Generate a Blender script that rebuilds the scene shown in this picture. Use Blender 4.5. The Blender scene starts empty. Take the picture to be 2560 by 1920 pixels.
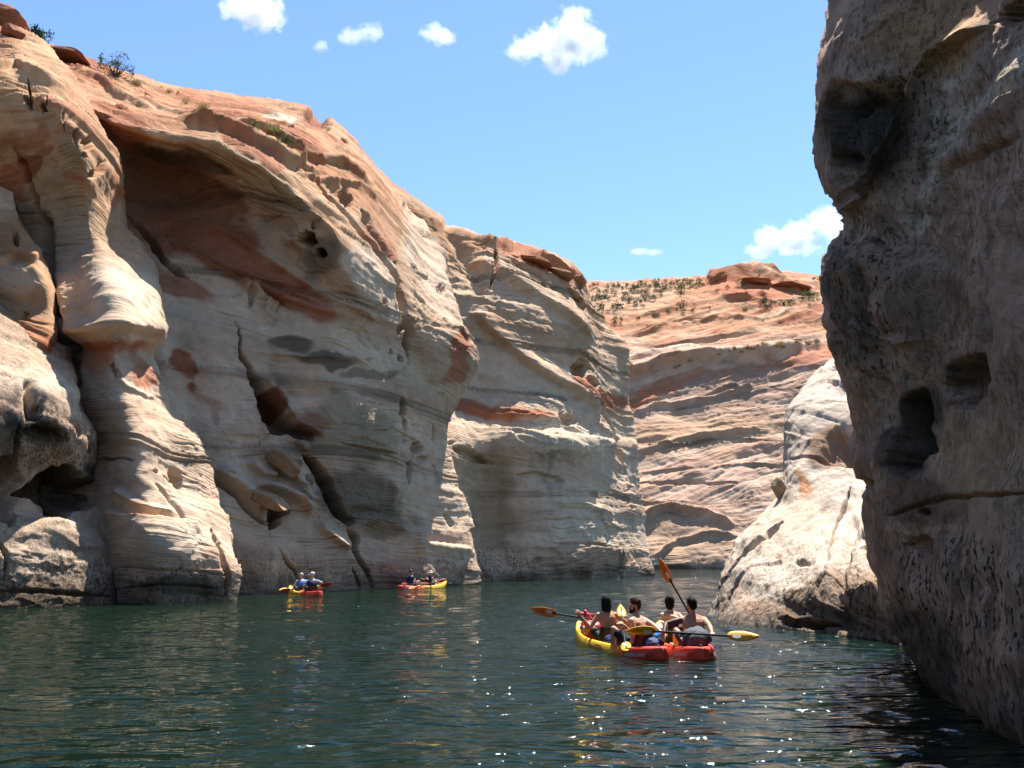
import bpy, bmesh, math, random
import numpy as np
from mathutils import Vector, Matrix, Euler

# ------------------------------------------------------------------ camera
scene = bpy.context.scene
C = scene.collection
S = .86                           # metres per layout unit
CAM_U = 1.85
CAM_H = CAM_U * S                 # eye above the water, m
F_PX = 2000.0                     # focal length in pixels of the 2560 px wide photograph
PITCH = math.atan(432.0 / 2000.0)
cam_d = bpy.data.cameras.new('camera'); cam = bpy.data.objects.new('camera', cam_d); C.objects.link(cam)
cam_d.sensor_width = 36.0; cam_d.lens = 36.0 * F_PX / 2560.0
cam_d.clip_start = 0.1; cam_d.clip_end = 20000
cam.location = (0, 0, CAM_H); cam.rotation_euler = (math.pi / 2 + PITCH, 0, 0)
scene.camera = cam

# ------------------------------------------------------------------ sky, sun, exposure
SUN_AZ = math.radians(28)         # to the right of straight ahead
SUN_EL = math.radians(66)
SUN_DIR = Vector((math.cos(SUN_EL) * math.sin(SUN_AZ), math.cos(SUN_EL) * math.cos(SUN_AZ), math.sin(SUN_EL)))
world = bpy.data.worlds.new('World'); scene.world = world; world.use_nodes = True
wn = world.node_tree; wn.nodes.clear()
sky = wn.nodes.new('ShaderNodeTexSky'); sky.sky_type = 'NISHITA'; sky.sun_disc = False
sky.sun_elevation = SUN_EL; sky.sun_rotation = SUN_AZ
sky.altitude = 1100; sky.air_density = 1.0; sky.dust_density = 0.0; sky.ozone_density = 0.4
bg = wn.nodes.new('ShaderNodeBackground'); bg.inputs['Strength'].default_value = 0.10
wo = wn.nodes.new('ShaderNodeOutputWorld')
tint = wn.nodes.new('ShaderNodeVectorMath'); tint.operation = 'MULTIPLY'; tint.inputs[1].default_value = (.84, .95, 1.03)   # cleaner desert blue, the same all over
wn.links.new(sky.outputs[0], tint.inputs[0]); wn.links.new(tint.outputs[0], bg.inputs[0]); wn.links.new(bg.outputs[0], wo.inputs[0])
sun_d = bpy.data.lights.new('sun', 'SUN'); sun_d.energy = 5.0; sun_d.angle = math.radians(0.53); sun_d.color = (1.0, 0.955, 0.89)
sun = bpy.data.objects.new('sun', sun_d); C.objects.link(sun)
sun.rotation_euler = SUN_DIR.to_track_quat('Z', 'Y').to_euler(); sun.location = (40, 60, 120)
scene.view_settings.view_transform = 'Standard'; scene.view_settings.look = 'None'
scene.view_settings.exposure = 1.42; scene.view_settings.gamma = 1.0; scene.view_settings.use_curve_mapping = False
scene.render.engine = 'CYCLES'
scene.cycles.max_bounces = 7; scene.cycles.diffuse_bounces = 4; scene.cycles.glossy_bounces = 4
scene.cycles.transparent_max_bounces = 40; scene.cycles.use_denoising = True
scene.cycles.sample_clamp_indirect = 6.0

# ------------------------------------------------------------------ pixels to points
_cp, _sp = math.cos(PITCH), math.sin(PITCH)
def P(px, py, Y):
    """point on the ray through photo pixel (px, py) at distance Y (layout units) ahead"""
    r = (px - 1280.0) / F_PX; u = (960.0 - py) / F_PX
    fy = _cp - u * _sp
    Y = Y * S
    return (r / fy * Y, Y, (_sp + u * _cp) / fy * Y + CAM_H)
def water_Y(py, z=0.0):
    """distance ahead of a point at height z seen on image row py"""
    u = (960.0 - py) / F_PX
    return (z / S - CAM_U) * (_cp - u * _sp) / (_sp + u * _cp)
def project(p):
    x, y, z = p[..., 0], p[..., 1], p[..., 2] - CAM_H
    f = y * _cp + z * _sp; u = -y * _sp + z * _cp
    f = np.maximum(f, 0.1)
    return 1280 + F_PX * x / f, 960 - F_PX * u / f

# ------------------------------------------------------------------ noise
_rng = np.random.RandomState(7)
_perm = np.concatenate([_rng.permutation(256)] * 3).astype(np.int32)
_grad = np.array([[1,1,0],[-1,1,0],[1,-1,0],[-1,-1,0],[1,0,1],[-1,0,1],[1,0,-1],[-1,0,-1],[0,1,1],[0,-1,1],[0,1,-1],[0,-1,-1],[1,1,0],[-1,1,0],[0,-1,1],[0,-1,-1]], dtype=np.float32)
def perlin(x, y, z):
    x = np.asarray(x, np.float32); y = np.asarray(y, np.float32); z = np.asarray(z, np.float32)
    xf, yf, zf = np.floor(x), np.floor(y), np.floor(z)
    xi, yi, zi = xf.astype(np.int32) & 255, yf.astype(np.int32) & 255, zf.astype(np.int32) & 255
    x = x - xf; y = y - yf; z = z - zf
    u = x * x * x * (x * (x * 6 - 15) + 10); v = y * y * y * (y * (y * 6 - 15) + 10); w = z * z * z * (z * (z * 6 - 15) + 10)
    def g(ix, iy, iz, dx, dy, dz):
        h = _perm[_perm[_perm[xi + ix] + yi + iy] + zi + iz] & 15
        gr = _grad[h]
        return gr[..., 0] * dx + gr[..., 1] * dy + gr[..., 2] * dz
    def lerp(a, b, t): return a + t * (b - a)
    x1 = lerp(g(0,0,0,x,y,z), g(1,0,0,x-1,y,z), u); x2 = lerp(g(0,1,0,x,y-1,z), g(1,1,0,x-1,y-1,z), u)
    x3 = lerp(g(0,0,1,x,y,z-1), g(1,0,1,x-1,y,z-1), u); x4 = lerp(g(0,1,1,x,y-1,z-1), g(1,1,1,x-1,y-1,z-1), u)
    return lerp(lerp(x1, x2, v), lerp(x3, x4, v), w)
def fbm(p, scale, octv=3, off=0.0):
    s = 0; a = 1.0; f = 1.0 / scale
    for i in range(octv):
        s = s + a * perlin(p[..., 0] * f + off + 17 * i, p[..., 1] * f + off * .7, p[..., 2] * f - off)
        a *= 0.5; f *= 2.03
    return s
_jit = _rng.rand(256, 3).astype(np.float32) * .8 + .1; _dir = _rng.normal(size=(256, 3)).astype(np.float32); _hgt = _rng.rand(256).astype(np.float32) - .5
def facets(a, b, c, k=1.0):
    """broken, planar-faced blocks: each cell is its own tilted plane"""
    a = np.asarray(a, np.float32); b = np.asarray(b, np.float32); c = np.asarray(c, np.float32)
    ia, ib, ic = [np.floor(x).astype(np.int32) for x in (a, b, c)]
    best = np.full(a.shape, 1e9, np.float32); val = np.zeros(a.shape, np.float32)
    for i in (-1, 0, 1):
        for j in (-1, 0, 1):
            for l in (-1, 0, 1):
                h = _perm[_perm[_perm[(ia + i) & 255] + ((ib + j) & 255)] + ((ic + l) & 255)] & 255
                jt = _jit[h]; dx = a - (ia + i + jt[..., 0]); dy = b - (ib + j + jt[..., 1]); dz = c - (ic + l + jt[..., 2])
                d2 = dx * dx + dy * dy + dz * dz; g = _dir[h]; v = _hgt[h] + k * (dx * g[..., 0] + dy * g[..., 1] + dz * g[..., 2])
                w = d2 < best; best = np.where(w, d2, best); val = np.where(w, v, val)
    return val
def sstep(a, b, x):
    t = np.clip((x - a) / (b - a), 0, 1); return t * t * (3 - 2 * t)

# ------------------------------------------------------------------ objects
def tag(o, label=None, cat=None, group=None, kind=None):
    if label: o['label'] = label
    if cat: o['category'] = cat
    if group: o['group'] = group
    if kind: o['kind'] = kind
    return o
def link(name, me, mat=None, parent=None):
    o = bpy.data.objects.new(name, me); C.objects.link(o)
    if mat is not None and len(me.materials) == 0: me.materials.append(mat)
    if parent is not None: o.parent = parent
    return o
def empty(name, loc, rz=0.0):
    o = bpy.data.objects.new(name, None); C.objects.link(o); o.location = loc; o.rotation_euler = (0, 0, rz); o.empty_display_size = .2
    return o
def grid_mesh(name, V, col=None, flip=False, bed=None):
    """V (nu, nv, 3) -> quad mesh with optional point colours"""
    nu, nv = V.shape[:2]
    me = bpy.data.meshes.new(name)
    idx = np.arange(nu * nv, dtype=np.int32).reshape(nu, nv)
    a, b, c, d = idx[:-1, :-1], idx[1:, :-1], idx[1:, 1:], idx[:-1, 1:]
    q = np.stack([a, b, c, d] if not flip else [a, d, c, b], -1).reshape(-1, 4)
    me.vertices.add(nu * nv); me.vertices.foreach_set('co', V.reshape(-1).astype(np.float32))
    me.loops.add(q.size); me.loops.foreach_set('vertex_index', q.reshape(-1).astype(np.int32))
    me.polygons.add(len(q)); me.polygons.foreach_set('loop_start', np.arange(0, q.size, 4, dtype=np.int32))
    me.polygons.foreach_set('use_smooth', np.ones(len(q), dtype=bool))
    if col is not None:
        at = me.color_attributes.new('rock', 'FLOAT_COLOR', 'POINT')
        at.data.foreach_set('color', col.reshape(-1).astype(np.float32))
    if bed is not None:
        at = me.attributes.new('bed', 'FLOAT_VECTOR', 'POINT'); at.data.foreach_set('vector', bed.reshape(-1).astype(np.float32))
    me.update(calc_edges=True); me.validate()
    return me

# ------------------------------------------------------------------ materials
def mat_new(name):
    m = bpy.data.materials.new(name); m.use_nodes = True
    nt = m.node_tree; b = nt.nodes['Principled BSDF']
    return m, nt, b
def N(nt, typ, **kw):
    n = nt.nodes.new(typ)
    for k, v in kw.items():
        if k.startswith('i_'):
            n.inputs[k[2:].replace('_', ' ')].default_value = v
        else: setattr(n, k, v)
    return n
def L(nt, a, b): nt.links.new(a, b)
def plain(name, col, rough=0.6, spec=0.3, noise=0.12, nscale=30.0, bump=0.0, bscale=80.0):
    """solid colour with slight procedural unevenness"""
    m, nt, b = mat_new(name)
    tc = N(nt, 'ShaderNodeTexCoord'); nz = N(nt, 'ShaderNodeTexNoise'); nz.inputs['Scale'].default_value = nscale; nz.inputs['Detail'].default_value = 3
    L(nt, tc.outputs['Object'], nz.inputs['Vector'])
    mx = N(nt, 'ShaderNodeMix', data_type='RGBA'); 
    mx.inputs[6].default_value = (*[c * (1 - noise) for c in col], 1); mx.inputs[7].default_value = (*[min(1, c * (1 + noise)) for c in col], 1)
    L(nt, nz.outputs['Fac'], mx.inputs[0]); L(nt, mx.outputs[2], b.inputs['Base Color'])
    b.inputs['Roughness'].default_value = rough; b.inputs['Specular IOR Level'].default_value = spec
    if bump > 0:
        bz = N(nt, 'ShaderNodeTexNoise'); bz.inputs['Scale'].default_value = bscale; bz.inputs['Detail'].default_value = 4
        L(nt, tc.outputs['Object'], bz.inputs['Vector'])
        bp = N(nt, 'ShaderNodeBump'); bp.inputs['Distance'].default_value = bump
        L(nt, bz.outputs['Fac'], bp.inputs['Height']); L(nt, bp.outputs[0], b.inputs['Normal'])
    return m
def rock_material(name, speck=0.0, speck_scale=3.0, grain=0.06, bump=0.05, detail_scale=1.0, lam=1.0, lines=.75, relief=.14):
    """sandstone: point colours of the rock, grain, dark pits and fine relief"""
    m, nt, b = mat_new(name)
    tc = N(nt, 'ShaderNodeTexCoord'); at = N(nt, 'ShaderNodeAttribute', attribute_name='rock')
    n1 = N(nt, 'ShaderNodeTexNoise'); n1.inputs['Scale'].default_value = 1.3 * detail_scale; n1.inputs['Detail'].default_value = 8; n1.inputs['Roughness'].default_value = .65
    L(nt, tc.outputs['Object'], n1.inputs['Vector'])
    mr = N(nt, 'ShaderNodeMapRange'); mr.inputs['From Min'].default_value = .25; mr.inputs['From Max'].default_value = .75
    mr.inputs['To Min'].default_value = 1 - grain * 3.2; mr.inputs['To Max'].default_value = 1 + grain * 3.2
    L(nt, n1.outputs['Fac'], mr.inputs['Value'])
    mul = N(nt, 'ShaderNodeVectorMath', operation='SCALE'); L(nt, at.outputs['Color'], mul.inputs[0]); L(nt, mr.outputs[0], mul.inputs['Scale'])
    out = mul.outputs[0]
    mp = N(nt, 'ShaderNodeMapping'); mp.inputs['Scale'].default_value = (1, 1, .33); L(nt, tc.outputs['Object'], mp.inputs['Vector'])
    n2 = N(nt, 'ShaderNodeTexNoise'); n2.inputs['Scale'].default_value = speck_scale; n2.inputs['Detail'].default_value = 5; n2.inputs['Roughness'].default_value = .7
    L(nt, mp.outputs[0], n2.inputs['Vector'])
    th = N(nt, 'ShaderNodeMapRange'); th.inputs['From Min'].default_value = .52; th.inputs['From Max'].default_value = .60; L(nt, n2.outputs['Fac'], th.inputs['Value'])
    # the alpha of the point colour says how much of the dark pitted crust grows there
    mp5 = N(nt, 'ShaderNodeMapping'); mp5.inputs['Scale'].default_value = (1, 1, .5); L(nt, tc.outputs['Object'], mp5.inputs['Vector'])
    n5 = N(nt, 'ShaderNodeTexNoise'); n5.inputs['Scale'].default_value = speck_scale * 3.4; n5.inputs['Detail'].default_value = 4; n5.inputs['Roughness'].default_value = .65; L(nt, mp5.outputs[0], n5.inputs['Vector'])
    t5 = N(nt, 'ShaderNodeMapRange'); t5.inputs['From Min'].default_value = .545; t5.inputs['From Max'].default_value = .60; L(nt, n5.outputs['Fac'], t5.inputs['Value'])
    pw = N(nt, 'ShaderNodeMath', operation='MULTIPLY'); pw.inputs[1].default_value = .55; L(nt, th.outputs[0], pw.inputs[0])
    mx5 = N(nt, 'ShaderNodeMath', operation='MAXIMUM'); L(nt, pw.outputs[0], mx5.inputs[0]); L(nt, t5.outputs[0], mx5.inputs[1])
    am = N(nt, 'ShaderNodeMath', operation='MULTIPLY'); L(nt, mx5.outputs[0], am.inputs[0]); L(nt, at.outputs['Alpha'], am.inputs[1])
    mx = N(nt, 'ShaderNodeMix', data_type='RGBA'); L(nt, am.outputs[0], mx.inputs[0]); L(nt, out, mx.inputs[6]); mx.inputs[7].default_value = (.045, .038, .028, 1)
    # fine bedding: thin laminae and open partings that follow the stone's own layering
    bd = N(nt, 'ShaderNodeAttribute', attribute_name='bed'); nb = []
    for k, (fs, fr) in enumerate(((5.5, .16), (13.0, .42))):
        bm_ = N(nt, 'ShaderNodeMapping'); bm_.inputs['Scale'].default_value = (fs * lam, fr * lam, fr * lam); bm_.inputs['Location'].default_value = (k * 7.3, k * 2.1, 0); L(nt, bd.outputs['Vector'], bm_.inputs['Vector'])
        n_ = N(nt, 'ShaderNodeTexNoise'); n_.inputs['Scale'].default_value = 1.0; n_.inputs['Detail'].default_value = 3; n_.inputs['Roughness'].default_value = .6; L(nt, bm_.outputs[0], n_.inputs['Vector']); nb.append(n_.outputs['Fac'])
    lm = N(nt, 'ShaderNodeMath', operation='ADD'); L(nt, nb[0], lm.inputs[0]); L(nt, nb[1], lm.inputs[1])
    n4 = N(nt, 'ShaderNodeTexNoise'); n4.inputs['Scale'].default_value = .16; n4.inputs['Detail'].default_value = 2; L(nt, tc.outputs['Object'], n4.inputs['Vector'])
    mk = N(nt, 'ShaderNodeMapRange'); mk.inputs['From Min'].default_value = .47; mk.inputs['From Max'].default_value = .60; mk.inputs['To Min'].default_value = .2; L(nt, n4.outputs['Fac'], mk.inputs['Value'])
    pt = N(nt, 'ShaderNodeMapRange'); pt.inputs['From Min'].default_value = .86; pt.inputs['From Max'].default_value = .74; L(nt, lm.outputs[0], pt.inputs['Value'])
    pm = N(nt, 'ShaderNodeMath', operation='MULTIPLY'); L(nt, pt.outputs[0], pm.inputs[0]); L(nt, mk.outputs[0], pm.inputs[1])
    pk = N(nt, 'ShaderNodeMath', operation='MULTIPLY'); pk.inputs[1].default_value = lines; L(nt, pm.outputs[0], pk.inputs[0])
    dk = N(nt, 'ShaderNodeMix', data_type='RGBA', blend_type='MULTIPLY'); L(nt, pk.outputs[0], dk.inputs[0]); L(nt, mx.outputs[2], dk.inputs[6]); dk.inputs[7].default_value = (.50, .36, .27, 1)
    L(nt, dk.outputs[2], b.inputs['Base Color'])
    b.inputs['Roughness'].default_value = .92; b.inputs['Specular IOR Level'].default_value = .15
    n3 = N(nt, 'ShaderNodeTexNoise'); n3.inputs['Scale'].default_value = 3.0 * detail_scale; n3.inputs['Detail'].default_value = 10; n3.inputs['Roughness'].default_value = .70
    L(nt, tc.outputs['Object'], n3.inputs['Vector'])
    bp = N(nt, 'ShaderNodeBump'); bp.inputs['Distance'].default_value = bump; L(nt, n3.outputs['Fac'], bp.inputs['Height'])
    bp2 = N(nt, 'ShaderNodeBump'); bp2.inputs['Distance'].default_value = -bump * .6 * (1 if speck else .3); L(nt, am.outputs[0], bp2.inputs['Height'])
    bp3 = N(nt, 'ShaderNodeBump'); bp3.inputs['Distance'].default_value = relief; mm = N(nt, 'ShaderNodeMath', operation='MULTIPLY'); L(nt, lm.outputs[0], mm.inputs[0]); L(nt, mk.outputs[0], mm.inputs[1]); L(nt, mm.outputs[0], bp3.inputs['Height'])
    L(nt, bp.outputs[0], bp2.inputs['Normal']); L(nt, bp2.outputs[0], bp3.inputs['Normal']); L(nt, bp3.outputs[0], b.inputs['Normal'])
    return m
# ------------------------------------------------------------------ canyon walls
# A wall is a lofted sheet: columns of control points (photo pixel + metres behind the wall's own waterline), smoothed,
# then carved in world space (bedding, lumps, ledges, cracks, holes).
def hermite_matrix(knots, t):
    """rows of weights: value at t of the Catmull-Rom curve through unit data at knots"""
    n = len(knots); I = np.eye(n); M = np.zeros((n, n))
    for i in range(n):
        if i == 0: M[i] = (I[1] - I[0]) / (knots[1] - knots[0])
        elif i == n - 1: M[i] = (I[-1] - I[-2]) / (knots[-1] - knots[-2])
        else:
            h0, h1 = knots[i] - knots[i-1], knots[i+1] - knots[i]
            d0, d1 = (I[i] - I[i-1]) / h0, (I[i+1] - I[i]) / h1
            M[i] = (d0 * h1 + d1 * h0) / (h0 + h1)
    k = np.clip(np.searchsorted(knots, t, side='right') - 1, 0, n - 2)
    h = (knots[k+1] - knots[k])[:, None]; s = ((t - knots[k]) / h[:, 0])[:, None]
    return (2*s**3 - 3*s**2 + 1) * I[k] + (s**3 - 2*s**2 + s) * h * M[k] + (-2*s**3 + 3*s**2) * I[k+1] + (s**3 - s**2) * h * M[k+1]

def seg_dist(px, py, pts):
    """distance in photo pixels to a polyline, signed: + above the line, and position along it 0..1"""
    best = np.full(px.shape, 1e9, np.float32); sg = np.zeros(px.shape, np.float32); pos = np.zeros(px.shape, np.float32)
    m = len(pts) - 1
    for i in range(m):
        ax, ay = pts[i]; bx, by = pts[i+1]
        dx, dy = bx - ax, by - ay; l2 = dx*dx + dy*dy + 1e-6
        t = np.clip(((px - ax) * dx + (py - ay) * dy) / l2, 0, 1)
        d = np.hypot(px - (ax + t*dx), py - (ay + t*dy))
        w = d < best
        cr = dx * (py - ay) - dy * (px - ax)
        best = np.where(w, d, best); sg = np.where(w, np.where(cr * (1 if dx >= 0 else -1) < 0, 1, -1), sg); pos = np.where(w, (i + t) / m, pos)
    return best, sg, pos

def loft(cols, nu, nv, below=2.5, under=(0, 0)):
    """cols: list of columns, each [(px, py, dY), ...] from the waterline up; -> (nu, nv, 3) points"""
    ctrl = []
    for c in cols:
        if isinstance(c, tuple): Y0, c = c
        else: Y0 = water_Y(c[0][1])
        pts = [P(a, b, Y0 + d) for a, b, d in c]
        pts.insert(0, (pts[0][0] + under[0], pts[0][1] + under[1], pts[0][2] - below))
        ctrl.append(pts)
    G = np.array(ctrl)
    pj = np.stack(project(G), -1)
    du = np.linalg.norm(np.diff(pj, axis=0), axis=-1).mean(1) + 14
    dv = np.linalg.norm(np.diff(pj, axis=1), axis=-1).mean(0) + 6
    su = np.concatenate([[0], np.cumsum(du)]); sv = np.concatenate([[0], np.cumsum(dv)])       # sampling follows the visible size,
    ku = np.concatenate([[0], np.cumsum(np.linalg.norm(np.diff(G, axis=0), axis=-1).mean(1) + .1)]); kv = np.concatenate([[0], np.cumsum(np.linalg.norm(np.diff(G, axis=1), axis=-1).mean(0) + .05)])   # knots the real one
    Wu = hermite_matrix(ku, np.interp(np.linspace(0, su[-1], nu), su, ku)); Wv = hermite_matrix(kv, np.interp(np.linspace(0, sv[-1], nv), sv, kv))
    return np.einsum('ai,ijk,bj->abk', Wu, G, Wv)

def unit_normals(V, toward=None):
    n = np.cross(np.gradient(V, axis=0), np.gradient(V, axis=1))
    n /= np.linalg.norm(n, axis=-1, keepdims=True) + 1e-9
    return n

ALB = .59 * np.array([1.05, .955, .875])
TAN = np.array([.56, .375, .225]); PALE = np.array([.74, .60, .47]); ORANGE = np.array([.58, .30, .15]); RED = np.array([.34, .12, .06])
BROWN = np.array([.30, .20, .13]); DARK = np.array([.10, .085, .065]); OLIVE = np.array([.25, .205, .135]); WHITE = np.array([.80, .68, .53]); SAND = np.array([.62, .40, .25])

def carve(V, flip, dip=0.0, dip_var=20.0, along=(0.54, 0.84), layer=1.0, lump=1.0, fine=1.0, seed=0.0, feats=(), stains=(),
          white_to=14.0, red_from=22.0, base=TAN, crust=0.0, stretch=1.0, tintvar=1.0, soft=0.0, dips=None, block=1.0, bsize=1.0):
    n = unit_normals(V) * (-1 if flip else 1)      # outward
    px, py = project(V)
    px = px.astype(np.float32); py = py.astype(np.float32)
    t = V[..., 0] * along[0] + V[..., 1] * along[1]; z = V[..., 2]
    # cross-bedded sets: the dip changes from set to set
    zz = z + 1.6 * perlin(t / 13 + seed, z / 30, seed + .5)
    sets = np.cumsum([0] + [4.2, 6.1, 3.4, 5.2, 4.4, 6.6, 3.8, 5.5, 6.0, 7.0, 6, 6, 6, 6, 6]) - 4
    rs = np.random.RandomState(int(seed * 10) + 3)
    ang = np.radians(dip + dip_var * (rs.rand(len(sets)) - .5) * 2)
    if dips is not None: ang[:len(dips)] = np.radians(dips); ang[len(dips):] = math.radians(dips[-1])
    th = np.zeros_like(zz)
    for i in range(len(sets) - 1):
        w = sstep(sets[i] - .35, sets[i] + .35, zz); th = th * (1 - w) + ang[i] * w
    s = z * np.cos(th) - t * np.sin(th) + .35 * perlin(V[..., 0] / 4 + seed, V[..., 1] / 4, z / 4)
    r = t * np.cos(th) + z * np.sin(th)
    q = V[..., 0] * along[1] - V[..., 1] * along[0]
    r = r / stretch
    n1 = perlin(s / 1.5, r / 26 + seed, q / 26); n2 = perlin(s / .55 + 9, r / 12 + seed, q / 12); n3 = perlin(s / .22 + 5, r / 6 + seed, q / 6)
    c1 = perlin(s / 1.1 + 31, r / 9 + seed, q / 14); c2 = perlin(s / .5 + 77, r / 5 + seed, q / 9)
    mask = .35 + .65 * sstep(-.25, .35, fbm(V, 9.0, 2, seed + 3.3))
    # facing up = weathered ledges show, steep = smooth wall
    up = sstep(-.15, .55, n[..., 2]); lay = layer * mask * (.30 + .95 * up)
    def ridge(a): return np.sign(a) * np.abs(a) ** .8
    d = lay * (.42 * ridge(n1) + .20 * ridge(n2) + .085 * n3)
    d += lump * (.75 * fbm(V, 8.0, 2, seed) + .12 * fbm(V, 2.2, 3, seed + 7.7)) * (1 - soft)
    d += fine * (.05 * fbm(V, .6, 3, seed + 1.1))
    # open bedding joints: narrow incised lines that come and go
    jm = sstep(.0, .3, fbm(V, 5.0, 2, seed + 41))
    d -= layer * jm * (.16 * (1 - sstep(.0, .05, np.abs(c1 - .12))) + .08 * (1 - sstep(.0, .07, np.abs(c2 - .1))))
    # broken faces: planar blocks, longer along the bedding
    bmk = .25 + .75 * sstep(-.1, .3, fbm(V, 7.0, 2, seed + 51))
    d += block * bmk * (.17 * facets(s / (1.3 * bsize), r / (2.6 * bsize) + seed, q / (2.6 * bsize), .55) + .075 * facets(s / (.42 * bsize) + 3, r / (.95 * bsize) + seed, q / (.95 * bsize), .6) + .022 * facets(s / (.19 * bsize) + 8, r / (.4 * bsize), q / (.4 * bsize), .6))
    # conchoidal scallops
    sc = fbm(V, 3.5, 1, seed + 5); d -= lump * .28 * np.clip(sc - .12, 0, 1)
    jag = 13 * perlin(px / 70 + seed, py / 55, seed) + 5 * perlin(px / 28 + seed, py / 22, seed + 2) + 1.6 * perlin(px / 11, py / 9, seed)
    occl = np.zeros_like(px)
    for f in feats:
        k = f[0]
        if k == 'blob':       # ('blob', x, y, rx, ry, rot_deg, metres out)
            _, x, y, rx, ry, ro, am = f
            c, sn = math.cos(math.radians(ro)), math.sin(math.radians(ro))
            dx, dy = px - x, py - y
            e = ((dx * c + dy * sn) / rx) ** 2 + ((-dx * sn + dy * c) / ry) ** 2
            d += am * np.exp(-e * 1.4)
        elif k == 'hole':     # sharp-edged hollow
            _, x, y, rx, ry, ro, am = f
            c, sn = math.cos(math.radians(ro)), math.sin(math.radians(ro))
            dx, dy = px + jag * .35 * min(2.5, rx / 25) - x, py + jag * .3 * min(2.5, ry / 25) - y
            e = np.sqrt(((dx * c + dy * sn) / rx) ** 2 + ((-dx * sn + dy * c) / ry) ** 2) + .42 * perlin((px - x) / (rx * .8) + x, (py - y) / (ry * .8) + y, np.full(px.shape, seed)) + .2 * perlin((px - x) / (rx * .35) + x, (py - y) / (ry * .35), np.full(px.shape, seed + 4))
            d -= am * (1 - sstep(.62, 1.05, e))
        elif k == 'crack':    # ('crack', pts, width_px, metres in)
            _, pts, w, am = f
            b, sg, po = seg_dist(px + jag * .45, py + jag * .3, pts)
            taper = np.clip(np.minimum(po, 1 - po) * 6, .25, 1)
            d -= am * (1 - sstep(.25, 1.0, b / (w * taper)))
        elif k == 'ledge':    # sharp step: stands out above the line (overhang) and fades up over h px
            _, pts, h, am = f
            b, sg, po = seg_dist(px + jag * .3, py + jag * .5, pts)
            fd = np.clip(np.minimum(po, 1 - po) * 8, 0, 1)
            d += am * fd * np.where(sg > 0, 1 - sstep(0, h, b), 0) * sstep(0, 9, b)
        elif k == 'shelf':    # sharp step: stands out below the line and fades down over h px
            _, pts, h, am = f
            b, sg, po = seg_dist(px + jag * .3, py + jag * .5, pts)
            fd = np.clip(np.minimum(po, 1 - po) * 8, 0, 1)
            d += am * fd * np.where(sg < 0, 1 - sstep(0, h, b), 0) * sstep(0, 9, b)
        elif k == 'poly':     # ('poly', corners, edge_px, metres in): hollow with a drawn outline
            _, pts, ew, am = f
            kk = min(2.2, max(.5, (max(a_[0] for a_ in pts) - min(a_[0] for a_ in pts)) / 100)); X, Yp = px + jag * .8 * kk, py + jag * .6 * kk; ins = np.zeros(px.shape, bool)
            for (ax, ay), (bx, by) in zip(pts, pts[1:] + pts[:1]):
                ins ^= ((ay > Yp) != (by > Yp)) & (X < (bx - ax) * (Yp - ay) / (by - ay + 1e-9) + ax)
            b, sg, po = seg_dist(X, Yp, pts + pts[:1])
            d -= am * np.where(ins, sstep(0, ew, b), 0) * (1 + .9 * fbm(V, 1.6, 2, seed + 61))
        elif k == 'gully':    # soft groove
            _, pts, w, am = f
            b, sg, po = seg_dist(px + jag * .4, py, pts)
            d -= am * np.exp(-(b / w) ** 2)
    W = V + n * d[..., None]
    # ---- colour of the stone, with sun and shade painted in by patches
    big = fbm(V, 10.0, 3, seed + 11); med = fbm(V, 2.5, 3, seed + 21)
    zc = z + 5 * big
    c = base[None, None] * np.ones(z.shape + (1,))
    wh = 1 - sstep(white_to - 5, white_to + 5, zc)
    c = c * (1 - .75 * wh[..., None]) + np.maximum(PALE, base * .9) * (.75 * wh[..., None])
    rd = sstep(red_from - 4, red_from + 8, zc + 3 * n1)
    c = c * (1 - .85 * rd[..., None]) + ORANGE * (.85 * rd[..., None])
    bandm = sstep(.08, .34, n1 + .35 * med) * (.22 + .78 * rd)
    c = c * (1 - .85 * bandm[..., None]) + (RED * 1.2) * (.85 * bandm[..., None])
    thin = sstep(.2, .5, n2) * .28 * tintvar
    c = c * (1 - thin[..., None]) + (BROWN * 1.1) * thin[..., None]
    pal = sstep(.18, .45, -n1) * .35 * tintvar
    c = c * (1 - pal[..., None]) + WHITE * pal[..., None]
    c = c * (1 + .16 * tintvar * med[..., None]) 
    # water streaks down the steep faces
    st = perlin(t / 2.2 + seed, z / 16, q / 5) + .5 * perlin(t / .7, z / 11 + seed, q / 2)
    sk = sstep(.25, .75, st + .5 * fbm(V, 12, 1, seed + 2)) * sstep(.35, -.1, n[..., 2]) * .42
    c = c * (1 - sk[..., None]) + (DARK * 1.9) * sk[..., None]
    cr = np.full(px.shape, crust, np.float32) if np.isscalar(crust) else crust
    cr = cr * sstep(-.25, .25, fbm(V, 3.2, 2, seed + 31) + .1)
    for f in stains:          # ('e', x, y, rx, ry, rot, colour, strength) | ('l', pts, width, colour, strength) | ('c', x, y, rx, ry, rot, crust); real stains, plus painted sun and shade
        if f[0] in 'ec':
            x, y, rx, ry, ro = f[1:6]
            cc, sn = math.cos(math.radians(ro)), math.sin(math.radians(ro))
            dx, dy = px + jag * 1.6 - x, py + jag * 1.3 - y
            e = np.sqrt(((dx * cc + dy * sn) / rx) ** 2 + ((-dx * sn + dy * cc) / ry) ** 2) + .35 * med + .2 * n2
            w = 1 - sstep(.7, 1.1, e)
            if f[0] == 'c': cr = np.maximum(cr, f[6] * w); continue
            w = (w * min(.95, f[7] * 1.3))[..., None]; c = c * (1 - w) + f[6] * w
        else:
            b, sg, po = seg_dist(px + jag * 1.2, py + jag, f[1])
            w = (1 - sstep(.4, 1.1, b / f[2] + .35 * med)) * min(.95, f[4] * 1.3)
            w = w[..., None]; c = c * (1 - w) + f[3] * w
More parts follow.
